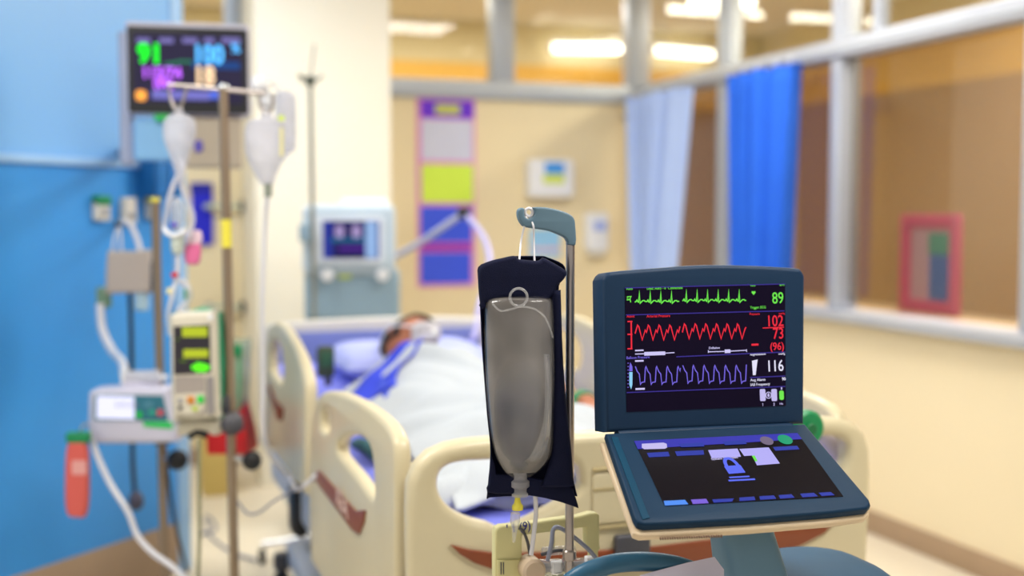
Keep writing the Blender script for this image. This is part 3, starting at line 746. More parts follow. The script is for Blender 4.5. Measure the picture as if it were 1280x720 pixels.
# ================================================================== POLE WITH HOOK
HP = Plane(hd(713, 300, 1.80), -8)
pb_ = HP.at(0, 0); zt = hit(713, 305, HP.o, HP.Z).z
zb = .80
t = thing('bag_pole', 'slim steel pole with grey green hook arm holding the pressure bag', 'drip stand', (pb_.x, pb_.y, zb))
part(t, 'pole', B().cyl((pb_.x, pb_.y, zb), (pb_.x, pb_.y, zt + .01), .0066, 20), M_steel)
zz = hit(714, 690, HP.o, HP.Z).z
part(t, 'collar', B().cyl((pb_.x, pb_.y, zz - .012), (pb_.x, pb_.y, zz + .004), .0105, 20, bevel=.002), M_steel)
hk = [(62, 383), (42, 387), (31, 400), (30, 428), (38, 455), (52, 480), (74, 497), (130, 508), (210, 520), (270, 541), (312, 563), (328, 590), (329, 603), (376, 603), (375, 500), (368, 450), (345, 424), (300, 404), (245, 389), (190, 380), (124, 380), (131, 398), (130, 420), (118, 440), (98, 448), (78, 440), (68, 418), (70, 392)]
hk = HP.uvs([(640 + a / 4.8, 180 + b_ / 4.8) for a, b_ in hk])
part(t, 'hook_arm', B().plate(smooth2(hk, 3), HP.up(-.008).M, .016, .003, bres=3), M_hook)
part(t, 'mount', B().cyl((pb_.x, pb_.y, zb - .02), (pb_.x, pb_.y, zb + .01), .018, 20, bevel=.003), M_dgrey)

# ================================================================== PRESSURE SLEEVE AND SALINE BAG
BG = Plane(hd(655, 450, 1.77), -12)
def rows_to(rows):
    out = []
    for xl, xr, y in rows:
        a = BG.uv(xl, y); c = BG.uv(xr, y); out.append((a[0], c[0], (a[1] + c[1]) / 2))
    return out
def interp(rows, n):
    pts = catmull([V(r) for r in rows], n); return pts
bag_rows = interp(rows_to([(634, 672, 369.5), (612, 686, 371.5), (606, 691, 376), (605, 692, 388), (605, 692.5, 410), (606, 693, 450), (608, 693, 490), (611, 692, 525), (615, 691, 550), (621, 686, 572), (630, 674, 588), (640, 661, 597)]), 4)
def sect(l, r, y, depth, n=32, off=0.0, p=2.0):
    c = (l + r) / 2; h = (r - l) / 2; out = []
    for k in range(n):
        a = 2 * PI * k / n; ca, sa = math.cos(a), math.sin(a)
        out.append(BG.at(c + h * ca, y, off + depth * math.copysign(abs(sa) ** .9, sa)))
    return out
nB = len(bag_rows)
rings = []
for i, r in enumerate(bag_rows):
    tt = i / (nB - 1); w = (r[1] - r[0])
    dep = min(.042, .010 + .05 * math.sin(PI * min(1, tt * 1.05) ** .8) ** .6 * .7) if tt < .97 else .010
    ring = sect(r[0], r[1], r[2], max(.006, min(dep, w * .48)))
    out = []
    for p in ring:
        q = noise.noise(V((p.x * 22, p.z * 14, 3.1))) * .006 * min(1, tt * 4)
        if tt < .35: q += .0026 * math.sin((p.x * 1.0 + p.z * .75) * 330) * (1 - tt / .35)
        out.append(p + BG.Z * q)
    rings.append(out)
sb = thing('saline_bag', 'grey translucent fluid bag inside the navy pressure sleeve', 'fluid bag', BG.at(0, bag_rows[-1][2]))
part(sb, 'bag', B().loft(rings), M_film)
lr_ = []
for i, r in enumerate(bag_rows[2:-3]):
    c_ = (r[0] + r[1]) / 2; h = (r[1] - r[0]) / 2 * .94; tt = (i + 2) / (nB - 1); f_ = min(1, i / 4) * min(1, (len(bag_rows) - 6 - i) / 5)
    lr_.append([p + BG.Z * .0035 * noise.noise(V((p.x * 30, p.z * 16, 7))) + BG.Z * .002 * math.sin((p.x + p.z * .7) * 300) * max(0, .6 - tt) for p in sect(c_ - h, c_ + h, r[2], .004 + .024 * f_)])
part(sb, 'liner', B().loft(lr_), M_liner)
fl = interp(rows_to([(636, 664, 396), (624, 676, 408), (617, 682, 430), (614, 684, 466), (614, 684, 510), (617, 680, 542), (624, 672, 564), (634, 663, 580), (645, 656, 590)]), 4)
fd2 = [.020, .027, .0315, .0345, .0355, .0345, .031, .025, .012]
def fdep(i): k = min(7.999, i / 4); a = int(k); return fd2[a] + (fd2[a + 1] - fd2[a]) * (k - a)
part(sb, 'fluid', B().loft([sect(l, r, y, fdep(i)) for i, (l, r, y) in enumerate(fl)]), M_fluid)
c = BG.uv(643.5, 369); rr = px * 9.5
part(sb, 'hanging_ring', B().tube([BG.at(c[0] + rr * math.cos(a), c[1] + rr * math.sin(a), .044) for a in [2 * PI * k / 24 for k in range(24)]], .0020, 10, closed=True, smooth=False), M_clear)
s0 = BG.uv(626, 381); s1 = BG.uv(660, 376)
b = B().tube([BG.at(*BG.uv(613, 378), .03), BG.at(*BG.uv(622, 386), .036), BG.at(*BG.uv(634, 384), .041), BG.at(*BG.uv(647, 381), .042), BG.at(*BG.uv(664, 384), .040), BG.at(*BG.uv(678, 396), .036), BG.at(*BG.uv(688, 420), .024)], .0014, 8)
part(sb, 'seam', b, M_clear)
b = B()
pc = BG.uv(650, 597); 
prf = [(0, 0), (.012, 0), (.0125, .004), (.0105, .007), (.0105, .012), (.0145, .015), (.0145, .023), (.011, .026), (.0095, .036), (0, .036)]
o_ = BG.at(BG.uv(650, 620)[0], BG.uv(650, 620)[1])
b.lathe(prf, o_, (0, 0, 1))
part(sb, 'port', b, M_filmw)
# ribs of light film at the right edge of the fluid (the empty fold of the bag)
b = B()
fr = rows_to([(676, 683, 440), (678, 686, 480), (676, 686, 520), (668, 682, 550), (656, 672, 572)])
fd = [.030, .028, .028, .028, .024]
b.loft([[BG.at(l, y, d_ - .001), BG.at((l + r) / 2, y, d_ + .004), BG.at(r, y, d_ - .004), BG.at((l + r) / 2, y, d_ - .006)] for (l, r, y), d_ in zip(interp(fr, 4), [fd[min(4, k // 4)] for k in range(17)])])
part(sb, 'fold', b, M_clear)

sl = thing('pressure_sleeve', 'navy nylon pressure infusion sleeve hanging from the hook arm', 'pressure bag', BG.at(0, BG.uv(660, 630)[1]))
back = interp(rows_to([(640, 680, 321), (602, 703, 331), (598, 706, 345), (600, 698, 358), (602, 698, 400), (604, 700, 440), (607, 703, 480), (610, 706, 520), (614, 711, 565), (611, 716, 600), (609, 721, 622)]), 4)
def half(rows, front, dep, off=0.0, n=18, ex=.7):
    rings = []
    for i, (l, r, y) in enumerate(rows):
        c = (l + r) / 2; h = (r - l) / 2; ring = []
        dd = dep(i / (len(rows) - 1)) if callable(dep) else dep
        for k in range(n + 1):
            a = PI * k / n; z = dd * math.sin(a) ** ex * (1 if front else -1)
            ring.append(BG.at(c - h * math.cos(a), y, off + z + .0012 * noise.noise(V((c - h * math.cos(a), y, 0)) * 40)))
        rings.append(ring)
    return B().loft(rings, cap=False, closed=False)
def sheet(o, th=.002):
    s = o.modifiers.new('solidify', 'SOLIDIFY'); s.thickness = th; s.offset = 0; return o
sheet(part(sl, 'back_panel', half(back, False, lambda t: .015 + .040 * math.sin(PI * t)), M_mesh, normals=False))
# top flap: irregular folded top
b = B()
tp = smooth2(BG.uvs([(597, 346), (600, 332), (612, 326), (628, 322), (642, 319.5), (648, 323.5), (660, 325), (672, 325.5), (678, 322), (690, 328), (703, 336), (707, 341), (703, 349), (695, 357), (690, 368), (676, 378), (650, 372), (625, 372), (607, 378), (602, 386), (598.5, 372)]), 4)
b.plate(tp, BG.up(.0).M, .016, .006, bres=3)
part(sl, 'top_flap', b, M_mesh)
b = B()
bp = BG.uvs([(613, 566), (618, 580), (620, 592), (634, 593), (652, 594), (676, 599), (706, 606), (712, 606), (716, 611), (722, 630), (723, 635), (715, 632), (700, 627), (680, 622), (662, 619), (640, 617), (620, 617), (609, 615), (608, 610), (611, 604), (612, 585)])
b.plate(bp, BG.up(-.004).M, .009, .003)
part(sl, 'bottom_band', b, M_mesh)
rows = interp(rows_to([(688, 699, 362), (691, 700, 400), (692, 701.5, 440), (692, 704, 480), (691, 708, 520), (690, 712, 560), (684, 714, 585), (676, 716, 606)]), 4)
sheet(part(sl, 'right_edge', half(rows, True, .010, .006), M_mesh, normals=False))
part(sl, 'window', half(interp(rows_to([(604, 696, 385), (606, 697, 450), (611, 704, 520), (617, 710, 570), (619, 712, 592)]), 4), True, lambda t: .045, .0), M_clear, normals=False) if False else None
part(sl, 'hem_tag', B().plate(rrect(*BG.uv(698, 458), *BG.uv(701, 447), .001), BG.up(.012).M, .002), M_white)
# white cord from hook to the flap
nt_ = HP.at(*HP.uv(661, 268), .0)
a_ = BG.at(*BG.uv(667.5, 327), .006); c_ = BG.at(*BG.uv(648.5, 325), .006)
part(sl, 'hanging_cord', B().tube([c_, HP.at(*HP.uv(651, 300), .004), HP.at(*HP.uv(656, 276), .006), HP.at(*HP.uv(658.5, 268.5), .0), HP.at(*HP.uv(662, 271), -.006), HP.at(*HP.uv(664.5, 282), .012), HP.at(*HP.uv(666, 300), .008), a_], .0015, 8), M_tubew)
cc = HP.uv(660.5, 265.5)
part(sl, 'cord_loop', B().tube([HP.at(cc[0] + px * 4.2 * math.cos(a), cc[1] + px * 4.4 * math.sin(a), .003) for a in [2 * PI * k / 20 for k in range(20)]], .0022, 10, closed=True, smooth=False), M_tubew)

# drip line under the bag
o2 = BG.at(*BG.uv(646, 622)); o3 = BG.at(*BG.uv(645, 660), .0)
t = thing('infusion_line', 'clear drip line with a yellow cap under the fluid bag', 'drip line', o3)
part(t, 'yellow_cap', B().lathe([(0, 0), (.0082, 0), (.0085, .006), (.0055, .010), (.004, .018), (.0028, .022), (0, .022)], BG.at(*BG.uv(646.5, 636.5), .004), (0, 0, 1)), M_yel)
part(t, 'spike', B().lathe([(0, 0), (.002, .001), (.0032, .012), (.0045, .022), (.0075, .032), (.0072, .045), (0, .045)], BG.at(*BG.uv(641.5, 677), .006), BG.Y + BG.X * .06), M_clear)
part(t, 'tube', B().tube([BG.at(*BG.uv(669, 617), -.002), BG.at(*BG.uv(670, 640), .0), BG.at(*BG.uv(667, 665), .004), BG.at(*BG.uv(663, 692), .008)], .0034, 10), M_tubew)

# ================================================================== TRANSDUCER HOLDER
TP = Plane(hd(680, 680, 1.84), 0)
tb = thing('transducer_holder', 'pale yellow holder plate with valves, clipped behind the steel pole', 'transducer holder', TP.at(0, TP.uv(680, 735)[1]))
ol = TP.uvs([(617, 735), (617, 664), (619, 659), (625, 656), (650, 654), (690, 648), (722, 644), (736, 640), (744, 640), (747.5, 643), (747.5, 680), (749, 684), (746, 688), (747, 735)])
hl = TP.uvs([(651, 720), (651, 668), (700, 662), (731, 658), (731, 684), (737, 690), (738, 715)])
part(tb, 'plate', B().plate(ol, TP.up(-.012).M, .02, .004, [hl]), M_ygrn)
part(tb, 'ridge', B().plate(TP.uvs([(619, 722), (619, 698), (648, 697), (648, 722)]), TP.up(.008).M, .004, .0015), M_ygrn)
b = B()
for q in (622.5, 625.5): b.plate(TP.uvs([(q, 715), (q + 1.3, 715), (q + 1.3, 700), (q, 700)]), TP.up(.0122).M, .0006)
part(tb, 'slots', b, M_dgrey)
b = B(); b.text("' 1 (9)", TP.M, px * 14, *TP.uv(631, 665), .0004, 'LEFT', .0003, .9, rot=.09)
o = part(tb, 'handwriting', b, mat('blue_marker', '#2c2f8e', rough=.6)); o.location = TP.Z * .0085
b = B().cyl(TP.at(*TP.uv(658, 706), .0), TP.at(*TP.uv(658, 706), .04), .0185, 28, bevel=.004)
part(tb, 'round_valve', b, mat('beige_valve', '#c9b49c', rough=.4, vary=.06))
b = B().cyl(TP.at(*TP.uv(664, 706), .018), TP.at(*TP.uv(735, 703), .018), .013, 20, bevel=.003); part(tb, 'transducer_barrel', b, M_clear)
part(tb, 'barrel_core', B().cyl(TP.at(*TP.uv(666, 706), .018), TP.at(*TP.uv(730, 703), .018), .0075, 14), M_grey)
b = B().cyl(TP.at(*TP.uv(674, 687), .012), TP.at(*TP.uv(715, 684), .012), .007, 16, bevel=.002); part(tb, 'valve_tap', b, M_clear)
part(tb, 'tap_handle', B().tube([TP.at(*TP.uv(672, 690), .016), TP.at(*TP.uv(688, 683.5), .024), TP.at(*TP.uv(708, 684), .018)], .0028, 8), M_dgrey)
part(tb, 'tap_stem', B().cyl(TP.at(*TP.uv(688, 684), .012), TP.at(*TP.uv(688, 668), .012), .0024, 12), M_ygrn)
for (a0, b0, a1, b1) in ((681, 711, 694, 694), (723, 707, 737, 688)):
    part(tb, 'white_clip', B().plate(rrect(*TP.uv(a0, b0), *TP.uv(a1, b1), .002), TP.up(.022).M, .012, .003), M_white)
part(tb, 'lower_ledge', B().box((TP.uv(690, 718)[0], TP.uv(690, 718)[1], .012), (px * 70, .006, .03), TP.M, bevel=.002), M_ygrn)
def hose(name, label, pts, r, m, cat='tube'):
    return solo(name, B().tube(pts, r, 10), m, label, cat)
hose('pressure_tube', 'thick grey tube arching from holder over the blue console handle', [TP.at(*TP.uv(676, 694), .03), TP.at(*TP.uv(679, 672), .036), TP.at(*TP.uv(682, 655), .034), TP.at(*TP.uv(690, 653), .036), TP.at(*TP.uv(709, 666), .04), TP.at(*TP.uv(727, 683), .045), TP.at(*TP.uv(740, 705), .05), TP.at(*TP.uv(743, 735), .05)], .0034, M_tubeg)
hose('sensor_lead', 'short dark grey lead rising behind the round beige valve', [TP.at(*TP.uv(660, 694), .01), TP.at(*TP.uv(656, 676), .014), TP.at(*TP.uv(651, 662), .012), TP.at(*TP.uv(646, 658), .010)], .0024, M_dgrey, 'cable')

# ================================================================== HOSPITAL BED
XL, XRB, YF, YH = .53, 1.49, 2.08, 4.47
bed = thing('hospital_bed', 'cream hospital bed with brown accents, its footboard behind the navy console', 'bed', ((XL + XRB) / 2, 3.25, 0))
FP = Plane((XL, YF, .9), 0)
cxm = (XRB - XL) / 2 + .003
left = FP.uvs([(513, 740), (511, 690), (510.5, 640), (512, 605), (520, 583), (537, 566), (560, 556), (585, 551), (612, 548.5)])
left += [(cxm - .25, .085), (cxm - .12, .086)]
mir = [(2 * cxm - a, b) for a, b in left[::-1]]
z0 = .46 - .9
def full(l): return l + [(2 * cxm - a, b) for a, b in l[::-1]]
ring_ = [(left[0][0] + .03, z0), (left[0][0] + .005, z0 + .06)] + left
ring_ = full(ring_)
hole = FP.uvs([(549, 604), (552, 592), (562, 583), (580, 578.5), (604, 577)]) + [(cxm - .23, FP.uv(640, 576)[1]), (cxm - .175, FP.uv(640, 582)[1]), (cxm - .155, -.0), (cxm - .17, -.03)] + FP.uvs([(640, 660.5), (612, 655), (585, 648), (562, 634), (551, 618)])
hole = smooth2(hole, 3)
holeR = [(2 * cxm - a, b) for a, b in hole]
fb = part(bed, 'footboard', B().plate(ring_, FP.up(-.05).M, .05, .018, [hole, holeR], bres=4), M_bed)
acc = FP.uvs([(562, 680), (585, 686), (620, 690.5)]) + [(cxm - .15, -.139), (cxm, -.142), (cxm + .2, -.137)] + [(.897, -.117)]
a2 = [(.897, -.119), (.86, -.15), (.80, -.172), (cxm + .15, -.185), (cxm, -.188), (cxm - .2, -.178), (.17, -.165)] + FP.uvs([(592, 703), (574, 692)])
part(fb, 'wood_accent', B().plate(acc + a2, FP.up(.0).M, .006, .002), M_brown)
for i, yy in enumerate((587, 612, 660)):
    z = FP.uv(740, yy)[1]
    part(fb, 'groove_shade', B().box((cxm, z, .003), (.27, .008, .008), FP.M, bevel=.003), M_bedd)  # groove drawn as a ridge, its shade put into the darker plastic
part(fb, 'centre_panel', B().plate(rrect(cxm - .135, FP.uv(740, 655)[1], cxm + .135, FP.uv(740, 592)[1], .012), FP.up(0).M, .005, .002), M_bed)
u0, v0 = FP.uv(766, 702); u1, v1 = FP.uv(808, 664)
part(bed, 'foot_control', B().plate(rrect(u0, v0, u1, v1, .006), FP.up(.0).M, .02, .004), M_dgrey)

HPn = Plane((XL + .03, YH, .9), 0)
wH = XRB - XL - .06
hbp = [(0, -.35), (-.0, .02), (.02, .075), (.07, .098), (wH / 2, .108), (wH - .07, .098), (wH - .02, .075), (wH, .02), (wH, -.35)]
hb_ = part(bed, 'headboard', B().plate(smooth2(hbp, 4, False), HPn.up(-.045).M, .045, .015, bres=3), M_offw)
part(hb_, 'blue_panel', B().plate(rrect(.05, -.32, wH - .05, .062, .04), HPn.up(0).M, .006, .002), mat('lavender_blue_panel', '#7f8cc8', rough=.5))

RP = Plane((XL, 0, .9), -90)
FR = smooth2(RP.uvs([(393, 640), (394, 570), (398, 515), (405, 494), (417, 488.5), (436, 492), (462, 505), (486, 524), (499, 545), (503, 575), (503.5, 640)]), 4, False)
u_l = FR[0][0]; u_r = FR[-1][0]
FR = [(u_l + .02, -.42)] + FR + [(u_r - .02, -.42)]
FH1 = smooth2(RP.uvs([(428, 563), (431, 551), (440, 544.5), (452, 544), (464, 550), (472, 564), (475.5, 590), (476, 622), (468, 615), (452, 593), (438, 577)]), 3)
FH2 = smooth2(RP.uvs([(408, 537), (408, 517), (413, 510), (419, 514), (420, 530), (416, 541)]), 3)
FA = RP.uvs([(402, 591), (407, 587), (430, 612), (455, 638), (467, 637), (465, 652), (459, 667), (450, 661), (428, 632), (404, 601)])
HR = smooth2(RP.uvs([(337.5, 560), (336.5, 480), (338, 422), (342, 407), (350, 403), (361, 412), (376, 438), (385, 465), (388.5, 490), (388.5, 560)]), 4, False)
HR = [(HR[0][0] + .02, -.26)] + HR + [(HR[-1][0] - .02, -.26)]
HH1 = smooth2(RP.uvs([(342, 462), (343, 432), (348, 424), (356, 432), (360, 455), (358, 478), (350, 474)]), 3)
HA = RP.uvs([(341, 483), (343, 479), (352, 500), (361, 510), (360, 524), (356, 526), (348, 508)])
def rail(outline, holes, acc, x, th, letters=False, front=True):
    M = Plane((x, 0, .9), -90)
    r = part(bed, 'side_rail', B().plate(outline, M.up(0).M, th, .014, holes, bres=4), M_bed)
    part(r, 'wood_accent', B().plate(acc, M.up(th).M, .005, .0015), M_brown)
    if letters:
        c = RP.uv(431, 627); d = RP.uv(452, 657); rot = math.atan2(d[1] - c[1], d[0] - c[0])
        b = B().text('KEA', M.up(th + .005).M, .062, c[0], c[1], .0012, 'LEFT', .001, 1.2, rot=rot)
        part(r, 'lettering', b, mat('faded_white_letters', '#d6b8aa', rough=.5))
rail(FR, [FH1, FH2], FA, XL + .02, .035, True)
rail(HR, [HH1], HA, XL + .02, .035)
rail(FR, [FH1, FH2], FA, XRB + .02, .035)
rail(HR, [HH1], HA, XRB + .02, .035)

def mat_z(y):
    t = min(1, max(0, (y - 2.95) / 1.3)); return .755 + .098 * t * t * (3 - 2 * t)
b = B(); rings = []
for i in range(25):
    y = YF + .06 + (YH - YF - .12) * i / 24
    rings.append([(a, y, z) for a, z in rrect(XL + .045, mat_z(y) - .14, XRB - .035, mat_z(y), .04)])
mt = part(bed, 'mattress', b.loft(rings), M_lav)
part(mt, 'piping', B().tube([(XL + .047, YF + .06 + (YH - YF - .12) * i / 12, mat_z(YF + .06 + (YH - YF - .12) * i / 12) - .035) for i in range(13)], .006, 8), M_royal)
b = B(); rings = []
for i in range(25):
    y = YF + .03 + (YH - YF - .06) * i / 24
    rings.append([(a, y, z) for a, z in rrect(XL + .06, mat_z(y) - .185, XRB - .05, mat_z(y) - .142, .012)])
part(bed, 'deck', b.loft(rings), M_offw)
M_frame = mat('pale_blue_white_frame', '#cdd6e6', rough=.4)
for x in (XL + .07, XRB - .07):
    part(bed, 'side_beam', B().box((x, 3.25, .50), (.05, 2.2, .11), bevel=.015), M_frame)
part(bed, 'lift_motor', B().box((1.0, 3.3, .40), (.35, .7, .12), bevel=.03), M_dgrey)
for y in (2.45, 4.1):
    part(bed, 'cross_leg', B().box((1.0, y, .32), (.62, .07, .30), bevel=.015), M_frame)
part(bed, 'base_frame', B().plate(rrect(XL + .08, 2.25, XRB - .06, 4.3, .05), Matrix.Translation((0, 0, .16)), .07, .015, [rrect(XL + .15, 2.32, XRB - .13, 4.23, .03)]), M_frame)
for x in (XL + .06, XRB - .05):
    for y in (2.35, 4.2):
        c = part(bed, 'caster', B().cyl((x, y, .15), (x, y, .21), .03, 16, bevel=.006), M_dgrey)
        part(c, 'wheel', B().cyl((x - .022, y, .075), (x + .022, y, .075), .075, 28, bevel=.014), M_rubber)
for y in (3.72, 3.1):
    part(bed, 'rail_bracket', B().box((XL + .045, y, .48), (.05, .12, .16), bevel=.02), M_black)

# ------------------------------------------------------------------ pillow
b = B(); rings = []
PC = V((1.02, 4.05, .0))
def pil(u, v, s):
    x = .27 * (2 * u - 1); y = .19 * (2 * v - 1)
    e = max(0, (1 - (2 * u - 1) ** 6)) ** .5 * max(0, (1 - (2 * v - 1) ** 6)) ** .5
    dip = .022 * math.exp(-((x / .12) ** 2 + (y / .14) ** 2))
    h = .052 * e - (dip if s > 0 else 0) + .006 * noise.noise(V((x * 9, y * 9, s)))
    px_ = PC.x + x * (1 - .06 * (2 * v - 1) ** 2); py_ = PC.y + y * (1 - .06 * (2 * u - 1) ** 2)
    return V((px_, py_, mat_z(py_) + .056 + s * h))
for s_ in (1, -1): b.grid(lambda u, v: pil(u, v, s_), 30, 20)
bmesh.ops.remove_doubles(b.bm, verts=b.bm.verts, dist=.004)
solo('pillow', b, M_pillow, 'pale lavender pillow under the head of the patient', 'pillow')
# ------------------------------------------------------------------ patient
HC = V((.985, 3.92, .965))
HMt = Matrix.Translation(HC) @ Matrix.Rotation(math.radians(48), 4, 'Y') @ Matrix.Rotation(math.radians(38), 4, 'X')
def gs(a, b_, s): return math.exp(-((a * a + b_ * b_) / (s * s)))
def head_pt(d):
    x, y, z = d
    w = .074 if y > 0 else .074 - .022 * (-y) ** 1.4
    p = V((x * w, y * (.115 if y > 0 else .118), z * (.098 if z > 0 else .098)))
    if z > 0:
        p.z -= .010 * gs(abs(x) - .42, y + .02, .22)                    # eye sockets
        p.z += .008 * gs(x * .6, y - .16, .20)                           # brow
        p.z += .026 * gs(x * 1.6, y + .24, .17) + .012 * gs(x * 2, y + .08, .14)   # nose
        p.z += .009 * gs(x * .8, y + .52, .13) - .006 * gs(x * .8, y + .44, .05)   # mouth
        p.z += .013 * gs(x * .9, y + .84, .22)                           # chin
        p.z += .006 * gs(abs(x) - .6, y + .28, .25)                      # cheeks
    return p
t_ = bmesh.new(); bmesh.ops.create_uvsphere(t_, u_segments=56, v_segments=40, radius=1)
for v in t_.verts: v.co = HMt @ head_pt(v.co)
body = B(); body.add(t_)
for sx in (-1, 1):
    e = bmesh.new(); bmesh.ops.create_uvsphere(e, u_segments=14, v_segments=10, radius=1)
    bmesh.ops.scale(e, vec=(.010, .031, .019), verts=e.verts)
    bmesh.ops.transform(e, matrix=HMt @ Matrix.Translation((sx * .073, -.012, -.012)) @ Matrix.Rotation(sx * .5, 4, 'Y'), verts=e.verts); body.add(e)
# skinned trunk and limbs
J = {'pel': ((1.0, 3.10, .835), .068), 'wst': ((1.0, 3.27, .84), .068), 'che': ((1.0, 3.50, .86), .072), 'clv': ((1.0, 3.66, .88), .055), 'nk': ((.992, 3.77, .92), .05), 'hd': ((.988, 3.86, .95), .055),
     'sL': ((1.15, 3.60, .875), .052), 'eL': ((1.285, 3.32, .865), .040), 'wL': ((1.262, 3.06, .88), .028), 'hL': ((1.258, 2.99, .882), .030),
     'sR': ((.85, 3.60, .865), .05), 'eR': ((.80, 3.33, .825), .038), 'wR': ((.82, 3.08, .81), .028), 'hR': ((.82, 3.0, .81), .030),
     'pl2': ((1.08, 3.06, .83), .068), 'pr2': ((.92, 3.06, .83), .068), 'kL': ((1.10, 2.76, .85), .05), 'aL': ((1.09, 2.53, .80), .034), 'fL': ((1.10, 2.50, .86), .028),
     'kR': ((.90, 2.76, .85), .05), 'aR': ((.91, 2.53, .80), .034), 'fR': ((.90, 2.50, .86), .028)}
E = [('pel', 'wst'), ('wst', 'che'), ('che', 'clv'), ('clv', 'nk'), ('nk', 'hd'), ('clv', 'sL'), ('sL', 'eL'), ('eL', 'wL'), ('wL', 'hL'), ('clv', 'sR'), ('sR', 'eR'), ('eR', 'wR'), ('wR', 'hR'),
     ('pel', 'pl2'), ('pel', 'pr2'), ('pl2', 'kL'), ('kL', 'aL'), ('aL', 'fL'), ('pr2', 'kR'), ('kR', 'aR'), ('aR', 'fR')]
ks = list(J)
me = bpy.data.meshes.new('sk'); me.from_pydata([J[k][0] for k in ks], [(ks.index(a), ks.index(c)) for a, c in E], [])
so = bpy.data.objects.new('sk', me); COL.objects.link(so)
sm = so.modifiers.new('skin', 'SKIN'); ss = so.modifiers.new('ss', 'SUBSURF'); ss.levels = 2
for i, k in enumerate(ks):
    r = J[k][1]; so.data.skin_vertices[0].data[i].radius = (r, r); so.data.skin_vertices[0].data[i].use_root = (k == 'pel')
me2 = bpy.data.meshes.new_from_object(so.evaluated_get(C.evaluated_depsgraph_get()))
body.bm.from_mesh(me2); bpy.data.objects.remove(so)
# left hand: palm and five fingers resting on the blanket
hb0 = V((1.256, 2.985, .882)); fd_ = V((-.05, -1, -.02)).normalized(); sd = V((1, -.05, 0)).normalized()
t_ = bmesh.new(); bmesh.ops.create_uvsphere(t_, u_segments=18, v_segments=12, radius=1)
bmesh.ops.scale(t_, vec=(.042, .052, .017), verts=t_.verts); bmesh.ops.translate(t_, vec=hb0 + fd_ * .035, verts=t_.verts); body.add(t_)
for k, (off, ln) in enumerate(((-.030, .070), (-.010, .080), (.011, .076), (.030, .060))):
    p0 = hb0 + fd_ * .07 + sd * off
    body.tube([p0 - fd_ * .02, p0 + fd_ * ln * .4 + V((0, 0, .006)), p0 + fd_ * ln * .75 - V((0, 0, .002)), p0 + fd_ * ln - V((0, 0, .016))], lambda t: .0095 - .002 * t, 10)
    body.ball(p0 + fd_ * ln - V((0, 0, .016)), .0078, 10)
p0 = hb0 + fd_ * .02 - sd * .032
body.tube([p0, p0 + fd_ * .03 - sd * .022, p0 + fd_ * .055 - sd * .028 - V((0, 0, .006))], lambda t: .012 - .003 * t, 10); body.ball(p0 + fd_ * .055 - sd * .028 - V((0, 0, .006)), .009, 10)
pt = thing('person', 'patient lying on back in bed, face turned aside under a mask', 'person', (1.0, 3.2, .76))
po = part(pt, 'body', body, M_skin, normals=False)
rm = po.modifiers.new('remesh', 'REMESH'); rm.mode = 'VOXEL'; rm.voxel_size = .0055; rm.use_smooth_shade = True
sm_ = po.modifiers.new('smooth', 'SMOOTH'); sm_.iterations = 3; sm_.factor = .4
# hair
t_ = bmesh.new(); bmesh.ops.create_uvsphere(t_, u_segments=48, v_segments=36, radius=1)
kill = [v for v in t_.verts if not (v.co.y > .62 - .1 * abs(v.co.x) or (v.co.z < .26 + .35 * max(0, v.co.y) and v.co.y > -.42) or (v.co.z < -.35 and v.co.y > -.75))]
bmesh.ops.delete(t_, geom=kill, context='VERTS')
for v in t_.verts:
    q = head_pt(v.co); n_ = 1.12 + .03 * noise.noise(V(v.co) * 7)
    v.co = HMt @ (q * n_)
h_ = B(); h_.add(t_); ho_ = part(pt, 'hair', h_, M_hair, normals=False)
s = ho_.modifiers.new('solidify', 'SOLIDIFY'); s.thickness = .01
for sx in (-1, 1):
    part(pt, 'eyebrow', B().tube([HMt @ V((sx * .014, .028, .099)), HMt @ V((sx * .032, .034, .094)), HMt @ V((sx * .048, .027, .082))], .0034, 8), M_hair)
    part(pt, 'eyelashes', B().tube([HMt @ V((sx * .018, .0, .088)), HMt @ V((sx * .032, -.006, .087)), HMt @ V((sx * .045, .0, .078))], .0018, 8), M_hair)
part(pt, 'lips', B().tube([HMt @ V((-.022, -.063, .092)), HMt @ V((0, -.062, .103)), HMt @ V((.022, -.063, .092))], .005, 8), mat('lips', '#b06058', rough=.5))
# gown: sleeves and neckline over the shoulders
gn = B()
def ringp(c, ax, r, n=20, flat=1.0):
    ax = V(ax).normalized(); x = ax.cross(V((0, 0, 1))).normalized(); z = x.cross(ax)
    return [V(c) + x * r * math.cos(2 * PI * k / n) + z * r * flat * math.sin(2 * PI * k / n) for k in range(n)]
M_gown = mat('blue_gown', '#4058de', rough=.85, vary=.1, bump=.2)
for s_, e_, nm in (('sL', 'eL', 1), ('sR', 'eR', 1)):
    a = V(J[s_][0]); e = V(J[e_][0]); d = e - a
    part(pt, 'gown_sleeve', B().loft([ringp(a - d * .15, d, .04), ringp(a, d, .060), ringp(a + d * .4, d, .055), ringp(a + d * .8, d, .05)]), M_gown)
part(pt, 'gown_front', B().loft([[V((1.0 + w * math.cos(2 * PI * k / 24), y, z + h * math.sin(2 * PI * k / 24))) for k in range(24)] for y, w, h, z in ((3.32, .17, .075, .842), (3.5, .185, .08, .862), (3.62, .18, .07, .875), (3.70, .12, .06, .89), (3.735, .07, .055, .905))]), M_gown)
wr = V(J['wL'][0]); part(pt, 'wristband', B().loft([ringp(wr + V((0, .012, 0)), (0, -1, 0), .034), ringp(wr - V((0, .026, 0)), (0, -1, 0), .034)]), M_green)

